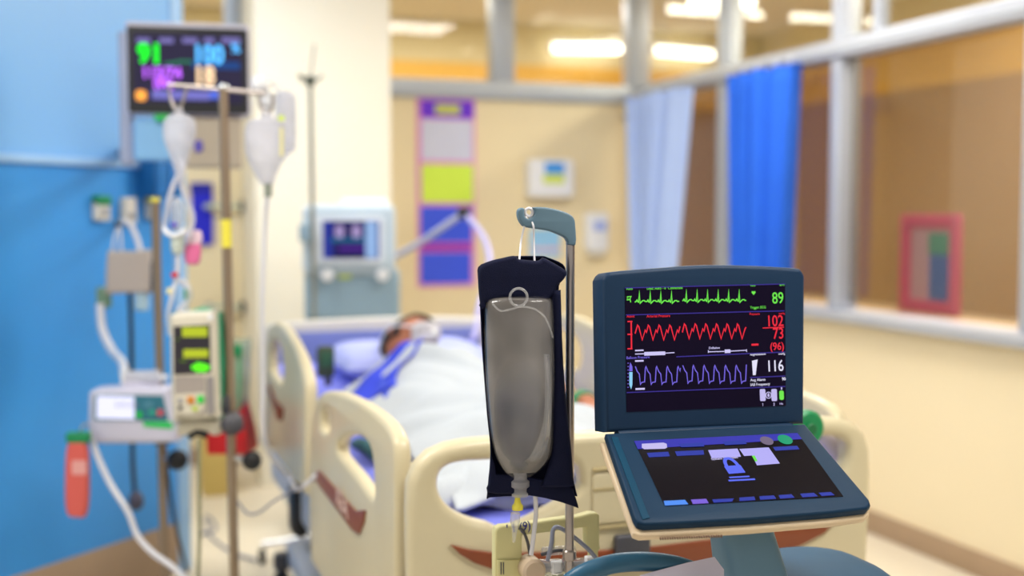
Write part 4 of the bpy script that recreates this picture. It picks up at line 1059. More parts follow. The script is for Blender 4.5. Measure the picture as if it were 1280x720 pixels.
# oxygen mask
mk = thing('oxygen_mask', 'clear white breathing mask and hose over face of the patient', 'oxygen mask', HMt @ V((0, -.04, .10)))
t_ = bmesh.new(); bmesh.ops.create_uvsphere(t_, u_segments=28, v_segments=20, radius=1)
bmesh.ops.delete(t_, geom=[v for v in t_.verts if v.co.z < .02], context='VERTS')
bmesh.ops.scale(t_, vec=(.048, .062, .062), verts=t_.verts)
bmesh.ops.transform(t_, matrix=HMt @ Matrix.Translation((0, -.04, .082)), verts=t_.verts)
m_ = B(); m_.add(t_); o = part(mk, 'shell', m_, M_filmw, normals=False); s = o.modifiers.new('solidify', 'SOLIDIFY'); s.thickness = .003
part(mk, 'seal', B().tube([HMt @ V((.05 * math.cos(a), -.04 + .064 * math.sin(a), .084)) for a in [2 * PI * k / 24 for k in range(24)]], .008, 10, closed=True, smooth=False), M_filmw)
part(mk, 'connector', B().cyl(HMt @ V((0, -.06, .135)), HMt @ V((0, -.085, .150)), .014, 16, bevel=.003), M_white)
hosep = [HMt @ V((0, -.085, .15)), HMt @ V((-.01, -.115, .155)), HMt @ V((-.04, -.14, .13)), V((.93, 3.73, .975)), V((.87, 3.70, .94)), V((.80, 3.62, .875))]
part(mk, 'hose', B().tube(hosep, .012, 12), M_filmw)
for s_ in (-1, 1):
    part(mk, 'strap', B().tube([HMt @ V((s_ * .048, -.04, .085)), HMt @ V((s_ * .078, -.02, .03)), HMt @ V((s_ * .085, .0, -.03)), HMt @ V((s_ * .05, .01, -.1))], .004, 8), M_white)

# ------------------------------------------------------------------ blanket
def blz(x, y):
    prof_ = [(2.36, .02), (2.43, .10), (2.52, .125), (2.64, .12), (2.76, .155), (2.9, .14), (3.1, .138), (3.3, .135), (3.5, .14), (3.66, .142), (3.76, .11), (3.86, .03)]
    h = prof_[-1][1]
    for (a, ha), (c_, hc) in zip(prof_, prof_[1:]):
        if a <= y <= c_: k = (y - a) / (c_ - a); k = k * k * (3 - 2 * k); h = ha + (hc - ha) * k; break
    if y < prof_[0][0]: h = prof_[0][1]
    wid = .255 + .03 * math.sin(y * 5)
    s_ = math.exp(-abs((x - 1.0) / wid) ** 3.2)
    w = noise.noise(V((x * 5, y * 4, 0))) * .022 + noise.noise(V((x * 11 + y * 6, y * 5, 4))) * .014 + .010 * math.sin((x * 1.2 + y * .9) * 26 + 3 * noise.noise(V((x * 3, y * 3, 9))))
    return mat_z(y) + .014 + h * s_ + max(-.008, w * (.35 + .65 * s_))
def blk(u, v):
    y = 2.40 + 1.30 * v; edge = .035 * noise.noise(V((y * 5, 1, 1)))
    x = (.70 + edge) + (1.40 - .70 - edge + .03 * noise.noise(V((y * 4, 5, 1)))) * u
    y += (.05 * noise.noise(V((x * 6, 7, 2))) + .16 * (x - .98)) * v
    return V((x, y, blz(x, y)))
b = B().grid(blk, 90, 150)
o = solo('blanket', b, M_blank, 'white blanket drawn over the patient on the bed', 'blanket')
s = o.modifiers.new('solidify', 'SOLIDIFY'); s.thickness = .008; s.offset = 1
d0 = hz(462, 497, .86); d1 = hz(520, 456, .91); dd_ = (d1 - d0); dn_ = V((-dd_.y, dd_.x, 0)).normalized()
def drp(u, v):
    p = d0 + dd_ * u + dn_ * ((v - .45) * (.17 - .09 * u) + .015 * math.sin(u * 7))
    zb_ = max(mat_z(p.y) + .02, blz(p.x, p.y)) if p.x > .70 else mat_z(p.y) + .02
    return V((p.x, p.y, zb_ + .016 + .012 * math.sin(v * 9 + u * 4) * .6 + .012 * noise.noise(p * 14)))
b = B().grid(drp, 30, 14)
o = solo('blue_drape', b, M_royal, 'royal blue cloth lying crumpled across shoulder of the patient', 'cloth')
s = o.modifiers.new('solidify', 'SOLIDIFY'); s.thickness = .004
# bunched blanket at the foot, seen through the footboard opening
b = B()
def lump(u, v):
    x = .64 + .52 * u; y = 2.47 + .16 * v - .05 * u
    e = math.sin(PI * v) ** .6 * (math.sin(PI * u) ** .35)
    return V((x, y, mat_z(y) + .006 + .075 * e * (1 + .5 * noise.noise(V((x * 9, y * 9, 3)))) + .014 * noise.noise(V((x * 16, y * 18, 8)))))
b.grid(lump, 60, 24)
o = solo('folded_blanket', b, M_blank, 'white blanket bunched at bed foot, seen through the footboard opening', 'blanket')
s = o.modifiers.new('solidify', 'SOLIDIFY'); s.thickness = .006; s.offset = 1
# small things on and around the bed
RC = hd(407, 452, 3.75)
rc = thing('bed_remote', 'dark green handset hooked on the bed beside the pillow', 'remote control', (RC.x, RC.y, RC.z - .05))
part(rc, 'handset', B().box((RC.x, RC.y, RC.z), (.055, .03, .10), bevel=.012), mat('olive_black', '#3c4a3a', rough=.5))
part(rc, 'keypad', B().box((RC.x, RC.y - .016, RC.z + .01), (.036, .004, .05), bevel=.002), mat('dark_sea_green', '#2f6048'))
part(rc, 'clip', B().box((RC.x + .01, RC.y + .02, RC.z - .02), (.02, .02, .12), bevel=.005), M_dgrey)
BGc = hx(455, 560, .66)
solo('rolled_strap', B().tube([hx(437, 566, .66), hx(446, 556, .66), hx(458, 558, .66), hx(470, 569, .66)], .017, 10), mat('teal_fabric', '#17525a', rough=.7), 'dark teal rolled strap seen through the near side rail opening', 'strap')
hose('white_hose', 'thick pale hose end seen in right opening of the footboard', [hy(1020, 530, 2.17), hy(1038, 552, 2.165), hy(1052, 574, 2.165), hy(1056, 600, 2.165), hy(1056, 640, 2.17)], .021, mat('pale_lavender_tubing', '#cfc6d2', rough=.35), 'hose')
gc = hy(1008, 535, 2.03)
gt = thing('green_cap', 'round green cap peeping behind right edge of the navy display', 'cap', gc)
part(gt, 'disc', B().cyl(gc - V((0, .012, 0)), gc + V((0, .012, 0)), .036, 28, bevel=.006), M_green)
part(gt, 'stem', B().cyl(gc, (gc.x, 2.09, gc.z), .010, 12), M_green)
part(gt, 'boss', B().cyl(gc - V((0, .022, 0)), gc - V((0, .01, 0)), .012, 16, bevel=.002), mat('dark_green', '#0c6a3c', rough=.5))

# ================================================================== PATIENT MONITOR (upper left)
PM = Plane(hd(235, 140, 3.95), -6)
def pr(a, y1, c, y0, r=.006, pl=PM): return rrect(*pl.uv(a, y1), *pl.uv(c, y0), r)
pm = thing('patient_monitor', 'wall mounted patient monitor with green, blue and purple readings', 'monitor', PM.at(0, PM.uv(235, 205)[1]))
part(pm, 'housing', B().plate(pr(158, 142, 312, 31, .012), PM.up(-.11).M, .11, .012, bres=3), M_lavc)
part(pm, 'bezel', B().plate(pr(160.5, 141, 309.5, 37, .01), PM.up(.0).M, .006, .002), M_black)
ps = part(pm, 'screen', B().plate(pr(168, 128, 302, 45, .002), PM.up(.006).M, .0008), glow('dim_violet_screen', '#352f4e', .75))
PS = PM.up(.0069); pp = PM.uv(200, 90)[0] - PM.uv(199, 90)[0]
def ptxt(name, s, x, y, h, m, sx=1.0, bold=.0014):
    part(ps, name, B().text(s, PS.M, h * pp / .70, *PM.uv(x, y), .0006, 'LEFT', bold, sx), m)
ptxt('heart_rate_reading', '91', 172, 78, 24, glow('vivid_green', '#10ee20', 1.7), .92, .003)
ptxt('oxygen_reading', '100', 241, 78.5, 23, glow('sky_blue', '#54b0f2', 1.8), .8, .003)
ptxt('pressure_reading', '115/74', 177, 97, 14, glow('orchid', '#b45cf0', 1.8), .9, .002)
ptxt('mean_reading', '(86)', 192, 108.5, 11, glow('orchid', '#b45cf0', 1.8), 1, .002)
ptxt('breath_rate_reading', '18', 242, 105, 23, glow('peach', '#f2cfa4', 1.6), .82, .003)
ptxt('unit_caption', '%', 289, 66, 12, glow('sky_blue', '#54b0f2', 1.8), 1, .001)
for (a, c) in ((171, 188), (199, 217), (228, 247), (255, 268), (277, 300)): part(ps, 'status_icon', B().plate(pr(a, 54, c, 48, .002), PS.M, .0006), glow('greyed_violet', '#8078bc', 1.0))
part(ps, 'green_wave', B().line(PM.uvs([(206, 80), (216, 79.5), (226, 77), (240, 77.5)]), pp * 4, PS.M), glow('sea_green', '#2f8a68', .8))
part(ps, 'blue_wave', B().plate(pr(240, 86, 300, 78, .002), PS.M, .0004), glow('deep_blue', '#1f4f98', .8))
part(ps, 'bottom_bar', B().plate(pr(190, 124, 262, 114, .004), PS.M, .0006), glow('periwinkle', '#7a78cc', 1.0))
part(ps, 'alarm_button', B().plate(pr(170, 126, 183, 113, .01), PS.M, .0008), glow('orange', '#f2a040', 1.6))
part(ps, 'blue_button', B().plate(pr(262, 124, 274, 114, .004), PS.M, .0008), glow('cornflower', '#5a74ea', 1.0))
part(pm, 'side_frame', B().plate(pr(147, 205, 163, 34, .01), PM.up(-.13).M, .05, .012), mat('grey_lavender_metal', '#a9b2cc', rough=.4))
part(pm, 'module_rack', B().plate(pr(231, 209, 302, 146, .01), PM.up(-.12).M, .10, .01), mat('beige_grey_case', '#b8ab98', rough=.5))
part(pm, 'module_knob', B().plate(pr(243, 190, 253, 175, .01), PM.up(-.02).M, .008, .002), mat('violet_mark', '#5a50b8', rough=.5))
part(pm, 'green_lamp', B().plate(pr(193, 150, 212, 144, .003), PM.up(-.01).M, .008, .002), glow('lamp_green', '#28d040', .8))
part(pm, 'cable_tray', B().plate(pr(166, 200, 228, 150, .01), PM.up(-.10).M, .07, .01), mat('pale_sky_case', '#86bcec', rough=.5))
wall_p = PM.at(PM.uv(155, 190)[0], PM.uv(155, 190)[1], -.13); dn = BP.Z
wl = hit(155, 190, BP.o, BP.Z)
part(pm, 'wall_arm', B().tube([wall_p, wall_p * .5 + wl * .5 + V((0, 0, .0)), wl], .022, 14, smooth=False), M_grey)

# blue panel fittings
def bp_rect(px0, py0, px1, py1): a = BP.uv(px0, py1); c = BP.uv(px1, py0); return a[0], a[1], c[0], c[1]
x0, y0, x1, y1 = bp_rect(172, 198, 206, 246)
t = thing('file_rack', 'dark blue file rack fixed on the blue wall panel', 'file rack', BP.at((x0 + x1) / 2, y0))
M_db = mat('strong_blue_plastic', '#1f72b8', rough=.45)
part(t, 'body', B().plate(rrect(x0, y0, x1, y1, .01), BP.up(-.002).M, .09, .006), M_db)
for k in range(3):
    xx = x0 + (x1 - x0) * (k + .5) / 3
    part(t, 'divider', B().box((xx, (y0 + y1) / 2, .092), (.012, (y1 - y0) * .9, .012), BP.M, bevel=.003), M_blueL)
for i, (a, c0_, d, e, cap, lab) in enumerate(((115, 249, 131, 276, M_green, 'white wall socket with green top at the left picture edge'), (150, 247, 164, 280, None, 'narrow white wall socket above the hanging grey box'), (181, 247, 191, 274, M_yel, 'white wall socket with yellow top under the file rack'))):
    x0, y0, x1, y1 = bp_rect(a, c0_, d, e)
    t = thing('gas_outlet', lab, 'wall socket', BP.at((x0 + x1) / 2, y0), None)
    part(t, 'plate', B().plate(rrect(x0, y0, x1, y1, .008), BP.up(-.002).M, .03, .006), M_offw)
    if cap: part(t, 'coloured_top', B().plate(rrect(x0, y1 - .022, x1, y1 + .012, .006), BP.up(.0).M, .034, .004), cap)
    part(t, 'port', B().cyl(BP.at((x0 + x1) / 2, y0 + .03, .026), BP.at((x0 + x1) / 2, y0 + .03, .04), .012, 16, bevel=.003), M_grey)

# hanging grey box with its cords
GP = Plane(hd(160, 340, 4.0), -15)
gb = thing('hanging_control_box', 'warm grey box hanging by white cords before the blue panel', 'box', GP.at(0, GP.uv(160, 372)[1]))
part(gb, 'case', B().plate(smooth2(GP.uvs([(133, 364), (135, 318), (140, 314), (165, 314), (186, 312), (190, 318), (189, 362), (185, 366), (160, 366), (138, 367)]), 2), GP.up(-.04).M, .06, .01, bres=3), M_warmg)
part(gb, 'cord', B().tube([GP.at(*GP.uv(141, 316), 0), GP.at(*GP.uv(142, 298), -.01), GP.at(*GP.uv(146, 283), -.03), GP.at(*GP.uv(150, 300), -.01), GP.at(*GP.uv(152, 315), 0)], .004, 8), M_tubew)
part(gb, 'strap', B().tube([GP.at(*GP.uv(176, 316), .0), GP.at(*GP.uv(170, 298), -.01), GP.at(*GP.uv(160, 279), -.02), GP.at(*GP.uv(152, 277), -.02)], .009, 8), M_tubew)
hw = hit(146, 282, BP.o, BP.Z)
part(gb, 'hook', B().tube([hw, GP.at(*GP.uv(145, 282), -.03), GP.at(*GP.uv(145, 277), -.0)], .007, 8, smooth=False), M_dgrey)
part(gb, 'green_plug', B().box(GP.at(*GP.uv(128, 372), -.02), (.05, .05, .07), bevel=.01), mat('moss_plug', '#6f8f78', rough=.5))
part(gb, 'sample_cup', B().cyl(GP.at(*GP.uv(176, 388), -.01), GP.at(*GP.uv(176, 365), -.01), .024, 18, bevel=.004), mat('pale_cup', '#a9c6d6', rough=.3))
part(gb, 'corner_clip', B().box(GP.at(*GP.uv(190, 345), -.01), (.015, .05, .10), bevel=.004), M_dgrey)
hose('corrugated_tube', 'white tube curving from the grey box to top of syringe pump', [hd(125, 380, 3.98), hd(128, 412, 3.96), hd(140, 438, 3.9), hd(152, 452, 3.8), hd(156, 470, 3.68)], .014, M_tubew)
bc = [hd(162, 366, 4.0), hd(164, 420, 3.99), hd(165, 500, 3.99), hd(166, 580, 4.0), hd(169, 618, 4.02)]
ck = thing('power_cable', 'black cable hanging straight down with a grey plug at end', 'cable', bc[-1])
part(ck, 'cord', B().tube(bc, .008, 10), M_black)
part(ck, 'plug', B().ball(hd(170, 626, 4.02), (.026, .026, .034), 18), mat('plug_grey', '#4a4658', rough=.5))

# ================================================================== DRIP POLES
def star_base(t, c, r, rot, n=5):
    part(t, 'hub', B().cyl((c.x, c.y, .07), (c.x, c.y, .15), .035, 20, bevel=.008), M_dgrey)
    for k in range(n):
        a = rot + 2 * PI * k / n; e = V((c.x + r * math.cos(a), c.y + r * math.sin(a), .08))
        g = part(t, 'leg', B().tube([(c.x, c.y, .11), V((c.x, c.y, .10)) * .4 + e * .6, e], .013, 10), M_chrome)
        part(g, 'wheel', B().cyl(e + V((-.012, 0, -.048)), e + V((.012, 0, -.048)), .032, 18, bevel=.006), M_rubber)
def knob(t, name, px_, py_, d, r, m):
    c = hd(px_, py_, d); part(t, name, B().ball(c, (r, r * .8, r), 20), m); return c
A0 = hd(279, 112, 3.15); A1 = hd(291, 640, 3.15); A1 = A0 + (A1 - A0) * ((A0.z - .1) / (A0.z - A1.z))
pA = thing('drip_stand', 'brassy steel drip stand carrying the cream infusion pump and crossbar', 'drip stand', (A1.x, A1.y, 0))
part(pA, 'pole', B().tube([A0, A1], .0125, 18, smooth=False), M_bronze)
part(pA, 'yellow_band', B().cyl(A0 + (A1 - A0) * .208, A0 + (A1 - A0) * .253, .0135, 18), M_yel)
part(pA, 'crossbar', B().tube([hd(236, 108, 3.15), hd(279, 112, 3.15), hd(332, 117, 3.15)], .0058, 12, smooth=False), M_steel)
part(pA, 'cap', B().ball(A0 + V((0, 0, .006)), (.014, .014, .011), 14), M_chrome)
for pts in ([(211, 106), (213, 124), (221, 140), (228, 128), (234, 108)], [(323, 117), (326, 134), (333, 145), (340, 134), (341, 118)]):
    part(pA, 'hook', B().tube([hd(a, c, 3.15) for a, c in pts], .0044, 10), M_steel)
part(pA, 'hook_bar', B().tube([hd(210, 106, 3.15), hd(236, 108, 3.15)], .005, 10, smooth=False), M_steel)
c = knob(pA, 'clamp_knob', 290, 530, 3.10, .030, M_dgrey)
c = knob(pA, 'black_knob', 315, 576, 3.15, .026, M_black)
part(pA, 'knob_shaft', B().cyl(hd(292, 572, 3.15), hd(312, 576, 3.15), .009, 12), M_chrome)
star_base(pA, A1, .26, .3)

B0 = hd(194, 252, 3.65); B1 = hd(204, 640, 3.65); B1 = B0 + (B1 - B0) * ((B0.z - .1) / (B0.z - B1.z))
pB = thing('drip_stand', 'shorter bronze stand behind the syringe pump', 'drip stand', (B1.x, B1.y, 0))
part(pB, 'pole', B().tube([B0, B1], .0135, 18, smooth=False), M_bronze)
part(pB, 'cap', B().cyl(B0 - V((0, 0, .004)), B0 + V((0, 0, .012)), .0145, 16, bevel=.004), M_yel)
knob(pB, 'black_knob', 222, 575, 3.62, .032, M_black)
part(pB, 'knob_shaft', B().cyl(hd(205, 572, 3.65), hd(220, 575, 3.63), .009, 12), M_chrome)
star_base(pB, B1, .24, .9)

D0 = hd(388, 98, 4.78); D1 = V((D0.x + .01, D0.y, .1))
pD = thing('drip_stand', 'thin grey drip stand before the ivory pillar, behind the headboard', 'drip stand', (D1.x, D1.y, 0))
M_olive = mat('dull_grey_pole', '#9a9c90', rough=.4, metal=.5)
part(pD, 'pole', B().tube([D0, D1], .0095, 14, smooth=False), M_olive)
part(pD, 'finial', B().tube([D0, hd(393, 56, 4.78)], .004, 10, smooth=False), M_olive)
part(pD, 'hook_ring', B().tube([D0 + V((.045 * math.cos(a), .045 * math.sin(a), .012 * math.cos(2 * a))) for a in [2 * PI * k / 16 for k in range(16)]], .005, 8, closed=True), mat('olive_dark', '#5f6558', rough=.4, metal=.5))
part(pD, 'collar', B().cyl(D0 - V((0, 0, .03)), D0 + V((0, 0, .01)), .017, 16, bevel=.004), mat('olive_dark', '#5f6558'))
star_base(pD, D1, .22, .5)

# ------------------------------------------------------------------ drip bags
def bagrows(pl, rows, dep, n=24):
    rr_ = []
    for l, r, y in catmull([V(r) for r in rows], 4):
        a = pl.uv(l, y); c = pl.uv(r, y); cx_ = (a[0] + c[0]) / 2; h = (c[0] - a[0]) / 2
        rr_.append([pl.at(cx_ + h * math.cos(2 * PI * k / n), (a[1] + c[1]) / 2, min(dep, h * .8) * math.sin(2 * PI * k / n)) for k in range(n)])
    return B().loft(rr_)
IV = Plane(hd(224, 170, 3.13), -19)
q = lambda x, y, w=0: IV.at(*IV.uv(x, y), w)
t = thing('drip_bag', 'limp white fluid bag hanging from the left hook before the monitor', 'fluid bag', q(222, 320))
part(t, 'bag', bagrows(IV, [(219, 227, 141), (208, 240, 147), (204.5, 244, 153), (204, 244.5, 165), (206, 242, 178), (211, 237, 192), (216, 233, 206), (219, 231, 216), (221, 229, 222)], .03), M_filmw)
part(t, 'neck_ring', B().tube([q(224 + 3.4 * math.cos(a), 140 + 5 * math.sin(a)) for a in [2 * PI * k / 16 for k in range(16)]], .003, 8, closed=True), M_filmw)
part(t, 'tube', B().tube([q(222, 220), q(218, 232, .01), q(212, 252, .01), q(206.5, 275), q(206, 286), q(211, 291)], .0068, 10), M_filmw)
part(t, 'tube_loop', B().tube([q(229, 200, .015), q(231, 214, .02), q(228, 228, .012), q(233, 246, .008), q(239, 262), q(241, 276), q(238, 290), q(236, 298)], .0068, 10), M_filmw)
part(t, 'drip_chamber', B().lathe([(0, 0), (.012, .003), (.017, .03), (.018, .07), (.012, .085), (0, .09)], q(221, 290, .0), IV.Y), M_clear)
part(t, 'chamber_base', B().tube([q(206.5, 285, .012), q(211, 291.5, .016), q(220, 294.5, .018), q(230, 291, .016), q(232, 286, .012)], .0058, 10), M_white)
part(t, 'float', B().box(q(220, 281, .02), (.018, .01, .014), bevel=.003), mat('violet_mark', '#5a50b8', rough=.5))
part(t, 'lower_chamber', B().lathe([(0, 0), (.012, .002), (.017, .012), (.018, .05), (0, .052)], q(222, 318), IV.Y), mat('grey_green_film', '#c4cec6', rough=.3))
t = thing('blood_pouch', 'small pink and white pouch hanging under the limp bag', 'pouch', q(238, 331))
part(t, 'pink_half', B().plate(smooth2(IV.uvs([(230, 306), (248, 304), (247.5, 325), (244, 331), (234, 331), (229, 326)]), 2), IV.up(-.03).M, .02, .006), mat('rose_pink', '#d86a9a', rough=.45))
part(t, 'white_half', B().plate(smooth2(IV.uvs([(231, 306), (231, 292), (234, 288), (246, 288), (249, 292), (248.5, 305)]), 2), IV.up(-.032).M, .022, .006), mat('pale_rose', '#e4c8d6', rough=.45))
part(t, 'hanger', B().tube([q(236, 296, -.02), q(238, 284, -.012), q(240, 272, -.004)], .004, 8), M_tubew)
t = thing('drip_line', 'thin white drip line with red clip above the cream pump', 'tube', q(213, 395))
part(t, 'tube', B().tube([q(222, 318), q(222, 335), q(219, 352), q(214, 374), q(209, 394, -.01), q(210, 420, -.02)], .005, 10), M_tubew)
part(t, 'red_clip', B().box(q(219.5, 343.5, .008), (.018, .012, .012), bevel=.003), M_red)
part(t, 'yellow_clip', B().box(q(213, 364, .0), (.02, .012, .018), bevel=.004), M_ygrn)
part(t, 'green_valve', B().box(q(233, 368, .0), (.012, .012, .03), bevel=.003), M_green)
part(t, 'clear_cluster', B().tube([q(224, 350), q(234, 358), q(236, 372), q(228, 384), q(222, 390)], .008, 10), M_filmw)

t = thing('drip_bag', 'plump white fluid bag with yellow stripe hanging from right hook', 'fluid bag', q(330, 240))
part(t, 'bag', bagrows(IV, [(318, 350, 149), (309, 357, 153), (306, 358, 164), (306, 358, 180), (308, 356, 196), (314, 350, 208), (320, 345, 220), (326, 342, 230)], .035), M_filmw)
part(t, 'yellow_stripe', B().plate(rrect(*IV.uv(352, 196), *IV.uv(356, 160), .003), IV.up(.020).M, .003), M_ygrn)
part(t, 'green_corner', B().plate(rrect(*IV.uv(350, 152), *IV.uv(357, 145), .003), IV.up(.016).M, .006), mat('lime_label', '#c8dc58', rough=.5))
part(t, 'port', B().cyl(q(335, 246), q(335, 228), .011, 16, bevel=.002), mat('port_grey', '#8d9488', rough=.4))
part(t, 'hanger_tab', B().plate(rrect(*IV.uv(326, 152), *IV.uv(341, 142), .004), IV.up(-.003).M, .006, .002), M_filmw)
part(t, 'tube', B().tube([q(334, 246), q(328, 290, -.03), q(324, 380, -.04), q(324, 470, -.05), q(326, 560, -.06), q(345, 618, -.2), hd(372, 612, 3.05), hd(398, 592, 3.0)], .006, 10), M_tubew)
IV2 = Plane(hd(355, 150, 3.45), -19)
t = thing('glass_bottle', 'white drip bottle hanging behind the plump fluid bag', 'bottle', IV2.at(*IV2.uv(356, 192)))
part(t, 'bottle', bagrows(IV2, [(350, 362, 114), (345, 368, 119), (344, 370, 128), (344, 370, 180), (346, 368, 188), (351, 362, 192)], .035), M_filmw)
part(t, 'cap', B().cyl(IV2.at(*IV2.uv(356, 191)), IV2.at(*IV2.uv(356, 199)), .012, 16, bevel=.003), M_white)
part(t, 'hanger', B().tube([IV2.at(*IV2.uv(350, 117)), IV2.at(*IV2.uv(340, 104), -.0), hd(330, 116, 3.2)], .004, 8), M_tubew)
t = thing('spike_holder', 'white plastic holder clipped at right end of the crossbar', 'clip', hd(325, 120, 3.16))
part(t, 'body', B().box(hd(324, 104, 3.17), (.040, .03, .036), bevel=.01), M_white)
part(t, 'stem', B().box(hd(333, 126, 3.19), (.026, .02, .06), bevel=.008), M_white)

# ------------------------------------------------------------------ infusion pump
PU = Plane(hd(242, 462, 3.06), -16)
def pu(a, y1, c, y0, r=.004): return rrect(*PU.uv(a, y1), *PU.uv(c, y0), r)
pu_t = thing('infusion_pump', 'upright cream infusion pump with two yellow green readouts', 'infusion pump', PU.at(0, PU.uv(242, 548)[1]))
part(pu_t, 'case', B().plate(smooth2(PU.uvs([(212, 400), (213, 395), (220, 392), (262, 390), (267, 393), (269, 450), (271, 516), (269, 523), (222, 526), (215, 523), (213, 460)]), 2), PU.up(-.09).M, .09, .012, bres=3), M_pumpc)
part(pu_t, 'green_side', B().plate(smooth2(PU.uvs([(209.5, 402), (211, 398), (218, 395), (270, 394), (272, 520), (270, 528), (215, 530), (211, 526)]), 2), PU.up(-.105).M, .05, .01), mat('teal_green', '#2f9a70', rough=.45))
pw = part(pu_t, 'display_window', B().plate(PU.uvs([(217.5, 468), (217, 408), (262.5, 405.5), (264, 466)]), PU.up(0).M, .002), mat('dark_window', '#2a2630', rough=.3))
for a, y1, c, y0 in ((228, 421, 259.5, 408.5), (229.5, 447, 260.5, 436.5)):
    part(pw, 'readout', B().plate(pu(a, y1, c, y0, .002), PU.up(.002).M, .001), glow('yellow_green', '#a8b424', 1.3))
b = B()
for cx_, cy_ in ((243, 459), (248, 456), (254, 457), (259, 459), (248, 462), (255, 462)): b.plate(pu(cx_ - 3.4, cy_ + 3.2, cx_ + 3.4, cy_ - 3.2, .006), PU.up(.002).M, .001)
part(pw, 'running_lights', b, glow('lime_lamp', '#58e818', 1.5))
b = B()
for (a, c, y) in ((221, 224, 424), (225, 233, 451)): b.plate(pu(a, y + 1.5, c, y - 1.5, .001), PU.up(.002).M, .001)
part(pw, 'indicator', b, glow('olive_lamp', '#6a8a28', .7))
part(pu_t, 'keypad', B().plate(pu(219, 518, 256, 470, .006), PU.up(0).M, .003), mat('warm_grey_pad', '#a39a94', rough=.5))
part(pu_t, 'key_panel', B().plate(PU.uvs([(220, 517), (219.5, 493), (256.5, 490), (257, 508), (250, 516), (240, 518)]), PU.up(.003).M, .002), M_pumpc)
for (a, c, y0, y1, m) in ((235, 243.5, 495, 504, mat('amber_key', '#d8892a', rough=.4)), (247.5, 255.5, 494, 503.5, mat('green_key', '#1fd048', rough=.4)), (241, 248, 507.5, 513, mat('lime_key', '#b8d048', rough=.4)), (223.5, 228.5, 497, 504, M_grey), (223.5, 228.5, 507, 512, M_dgrey)):
    part(pu_t, 'key', B().plate(pu(a, y1, c, y0, .003), PU.up(.005).M, .004, .001), m)
part(pu_t, 'door', B().plate(PU.uvs([(259, 518), (258, 471), (267, 470), (269, 517)]), PU.up(0).M, .003), mat('door_grey', '#8f8a8a', rough=.5))
part(pu_t, 'top_light', B().plate(pu(260, 400, 266.5, 392.5, .006), PU.up(0).M, .003), M_white)
part(pu_t, 'clamp_body', B().plate(smooth2(PU.uvs([(218, 530), (272, 529), (274, 545), (262, 548), (255, 543), (242, 541), (232, 546), (220, 549)]), 2), PU.up(-.10).M, .07, .012), M_pumpc)
part(pu_t, 'clamp_arm', B().box(hd(279, 505, 3.15), (.035, .05, .05), bevel=.008), M_dgrey)
part(pu_t, 'clamp_grip', B().tube([PU.at(*PU.uv(232, 550), -.05), PU.at(*PU.uv(242, 544), -.045), PU.at(*PU.uv(254, 549), -.05)], .01, 10), M_black)
hose('pump_outlet_tube', 'grey green tube dropping from the cream pump to the floor', [hd(249, 548, 3.05), hd(249, 600, 3.05), hd(249, 680, 3.04), hd(246, 760, 3.03)], .0052, mat('olive_tube', '#8f8f70', rough=.4))

# ------------------------------------------------------------------ syringe pump
SP = Plane(hd(165, 525, 3.52), -16)
def spr(a, y1, c, y0, r=.004): return rrect(*SP.uv(a, y1), *SP.uv(c, y0), r)
st = thing('syringe_pump', 'low pale syringe pump with teal panel and lit white screen', 'syringe pump', SP.at(0, SP.uv(165, 554)[1]))
part(st, 'case', B().plate(smooth2(SP.uvs([(110, 552), (110, 498), (113, 490), (126, 487), (204, 485), (212, 489), (216, 504), (220, 526), (220, 548), (216, 554), (160, 555), (116, 555)]), 2), SP.up(-.10).M, .10, .014, bres=3), M_lavc)
tp_ = part(st, 'front_panel', B().plate(SP.uvs([(117, 525), (118, 493), (204, 494.5), (211, 526)]), SP.up(0).M, .003), mat('teal_panel', '#2a7288', rough=.4))
part(tp_, 'screen', B().plate(SP.uvs([(121, 523), (121.5, 494.5), (168, 495.5), (168.5, 524)]), SP.up(.003).M, .001), glow('cool_white', '#e2e2fa', 1.25))
part(tp_, 'screen_text', B().text('SOLAR', SP.up(.004).M, .022, *SP.uv(144, 509), .0006), glow('faint_violet', '#a8a4c8', .8))
for (a, y1, c, y0, m) in ((171, 522, 178, 514, glow('lamp_green', '#28d040', .8)), (186, 519, 195, 512, mat('sea_key', '#2aa890', rough=.4)), (197, 519.5, 204.5, 511.5, mat('coral_key', '#d84a5a', rough=.4)), (180, 510, 192, 501, mat('slate_key', '#4a88a0', rough=.4))):
    part(tp_, 'key', B().plate(spr(a, y1, c, y0, .008), SP.up(.003).M, .004, .001), m)
part(st, 'green_stripe', B().plate(SP.uvs([(180, 533), (179, 527), (215, 527.5), (216, 536), (197, 534.5)]), SP.up(.0).M, .003), mat('bright_green', '#26c860', rough=.4))
part(st, 'clamp', B().box(hd(202, 545, 3.62), (.05, .05, .05), bevel=.01), M_dgrey)
sy = thing('syringe', 'clear white syringe lying on top of the syringe pump', 'syringe', SP.at(*SP.uv(170, 486), -.06))
part(sy, 'barrel', B().cyl(SP.at(*SP.uv(150, 476), -.06), SP.at(*SP.uv(194, 475), -.06), .022, 20, bevel=.003), M_filmw)
part(sy, 'flange', B().cyl(SP.at(*SP.uv(150, 476), -.06), SP.at(*SP.uv(147.5, 476), -.06), .034, 20), M_white)
part(sy, 'cradle', B().box(SP.at(*SP.uv(168, 483), -.06), (.10, .04, .02), bevel=.005), M_lavc)
part(sy, 'tip', B().cyl(SP.at(*SP.uv(194, 475), -.06), SP.at(*SP.uv(204, 475), -.06), .007, 12), M_white)
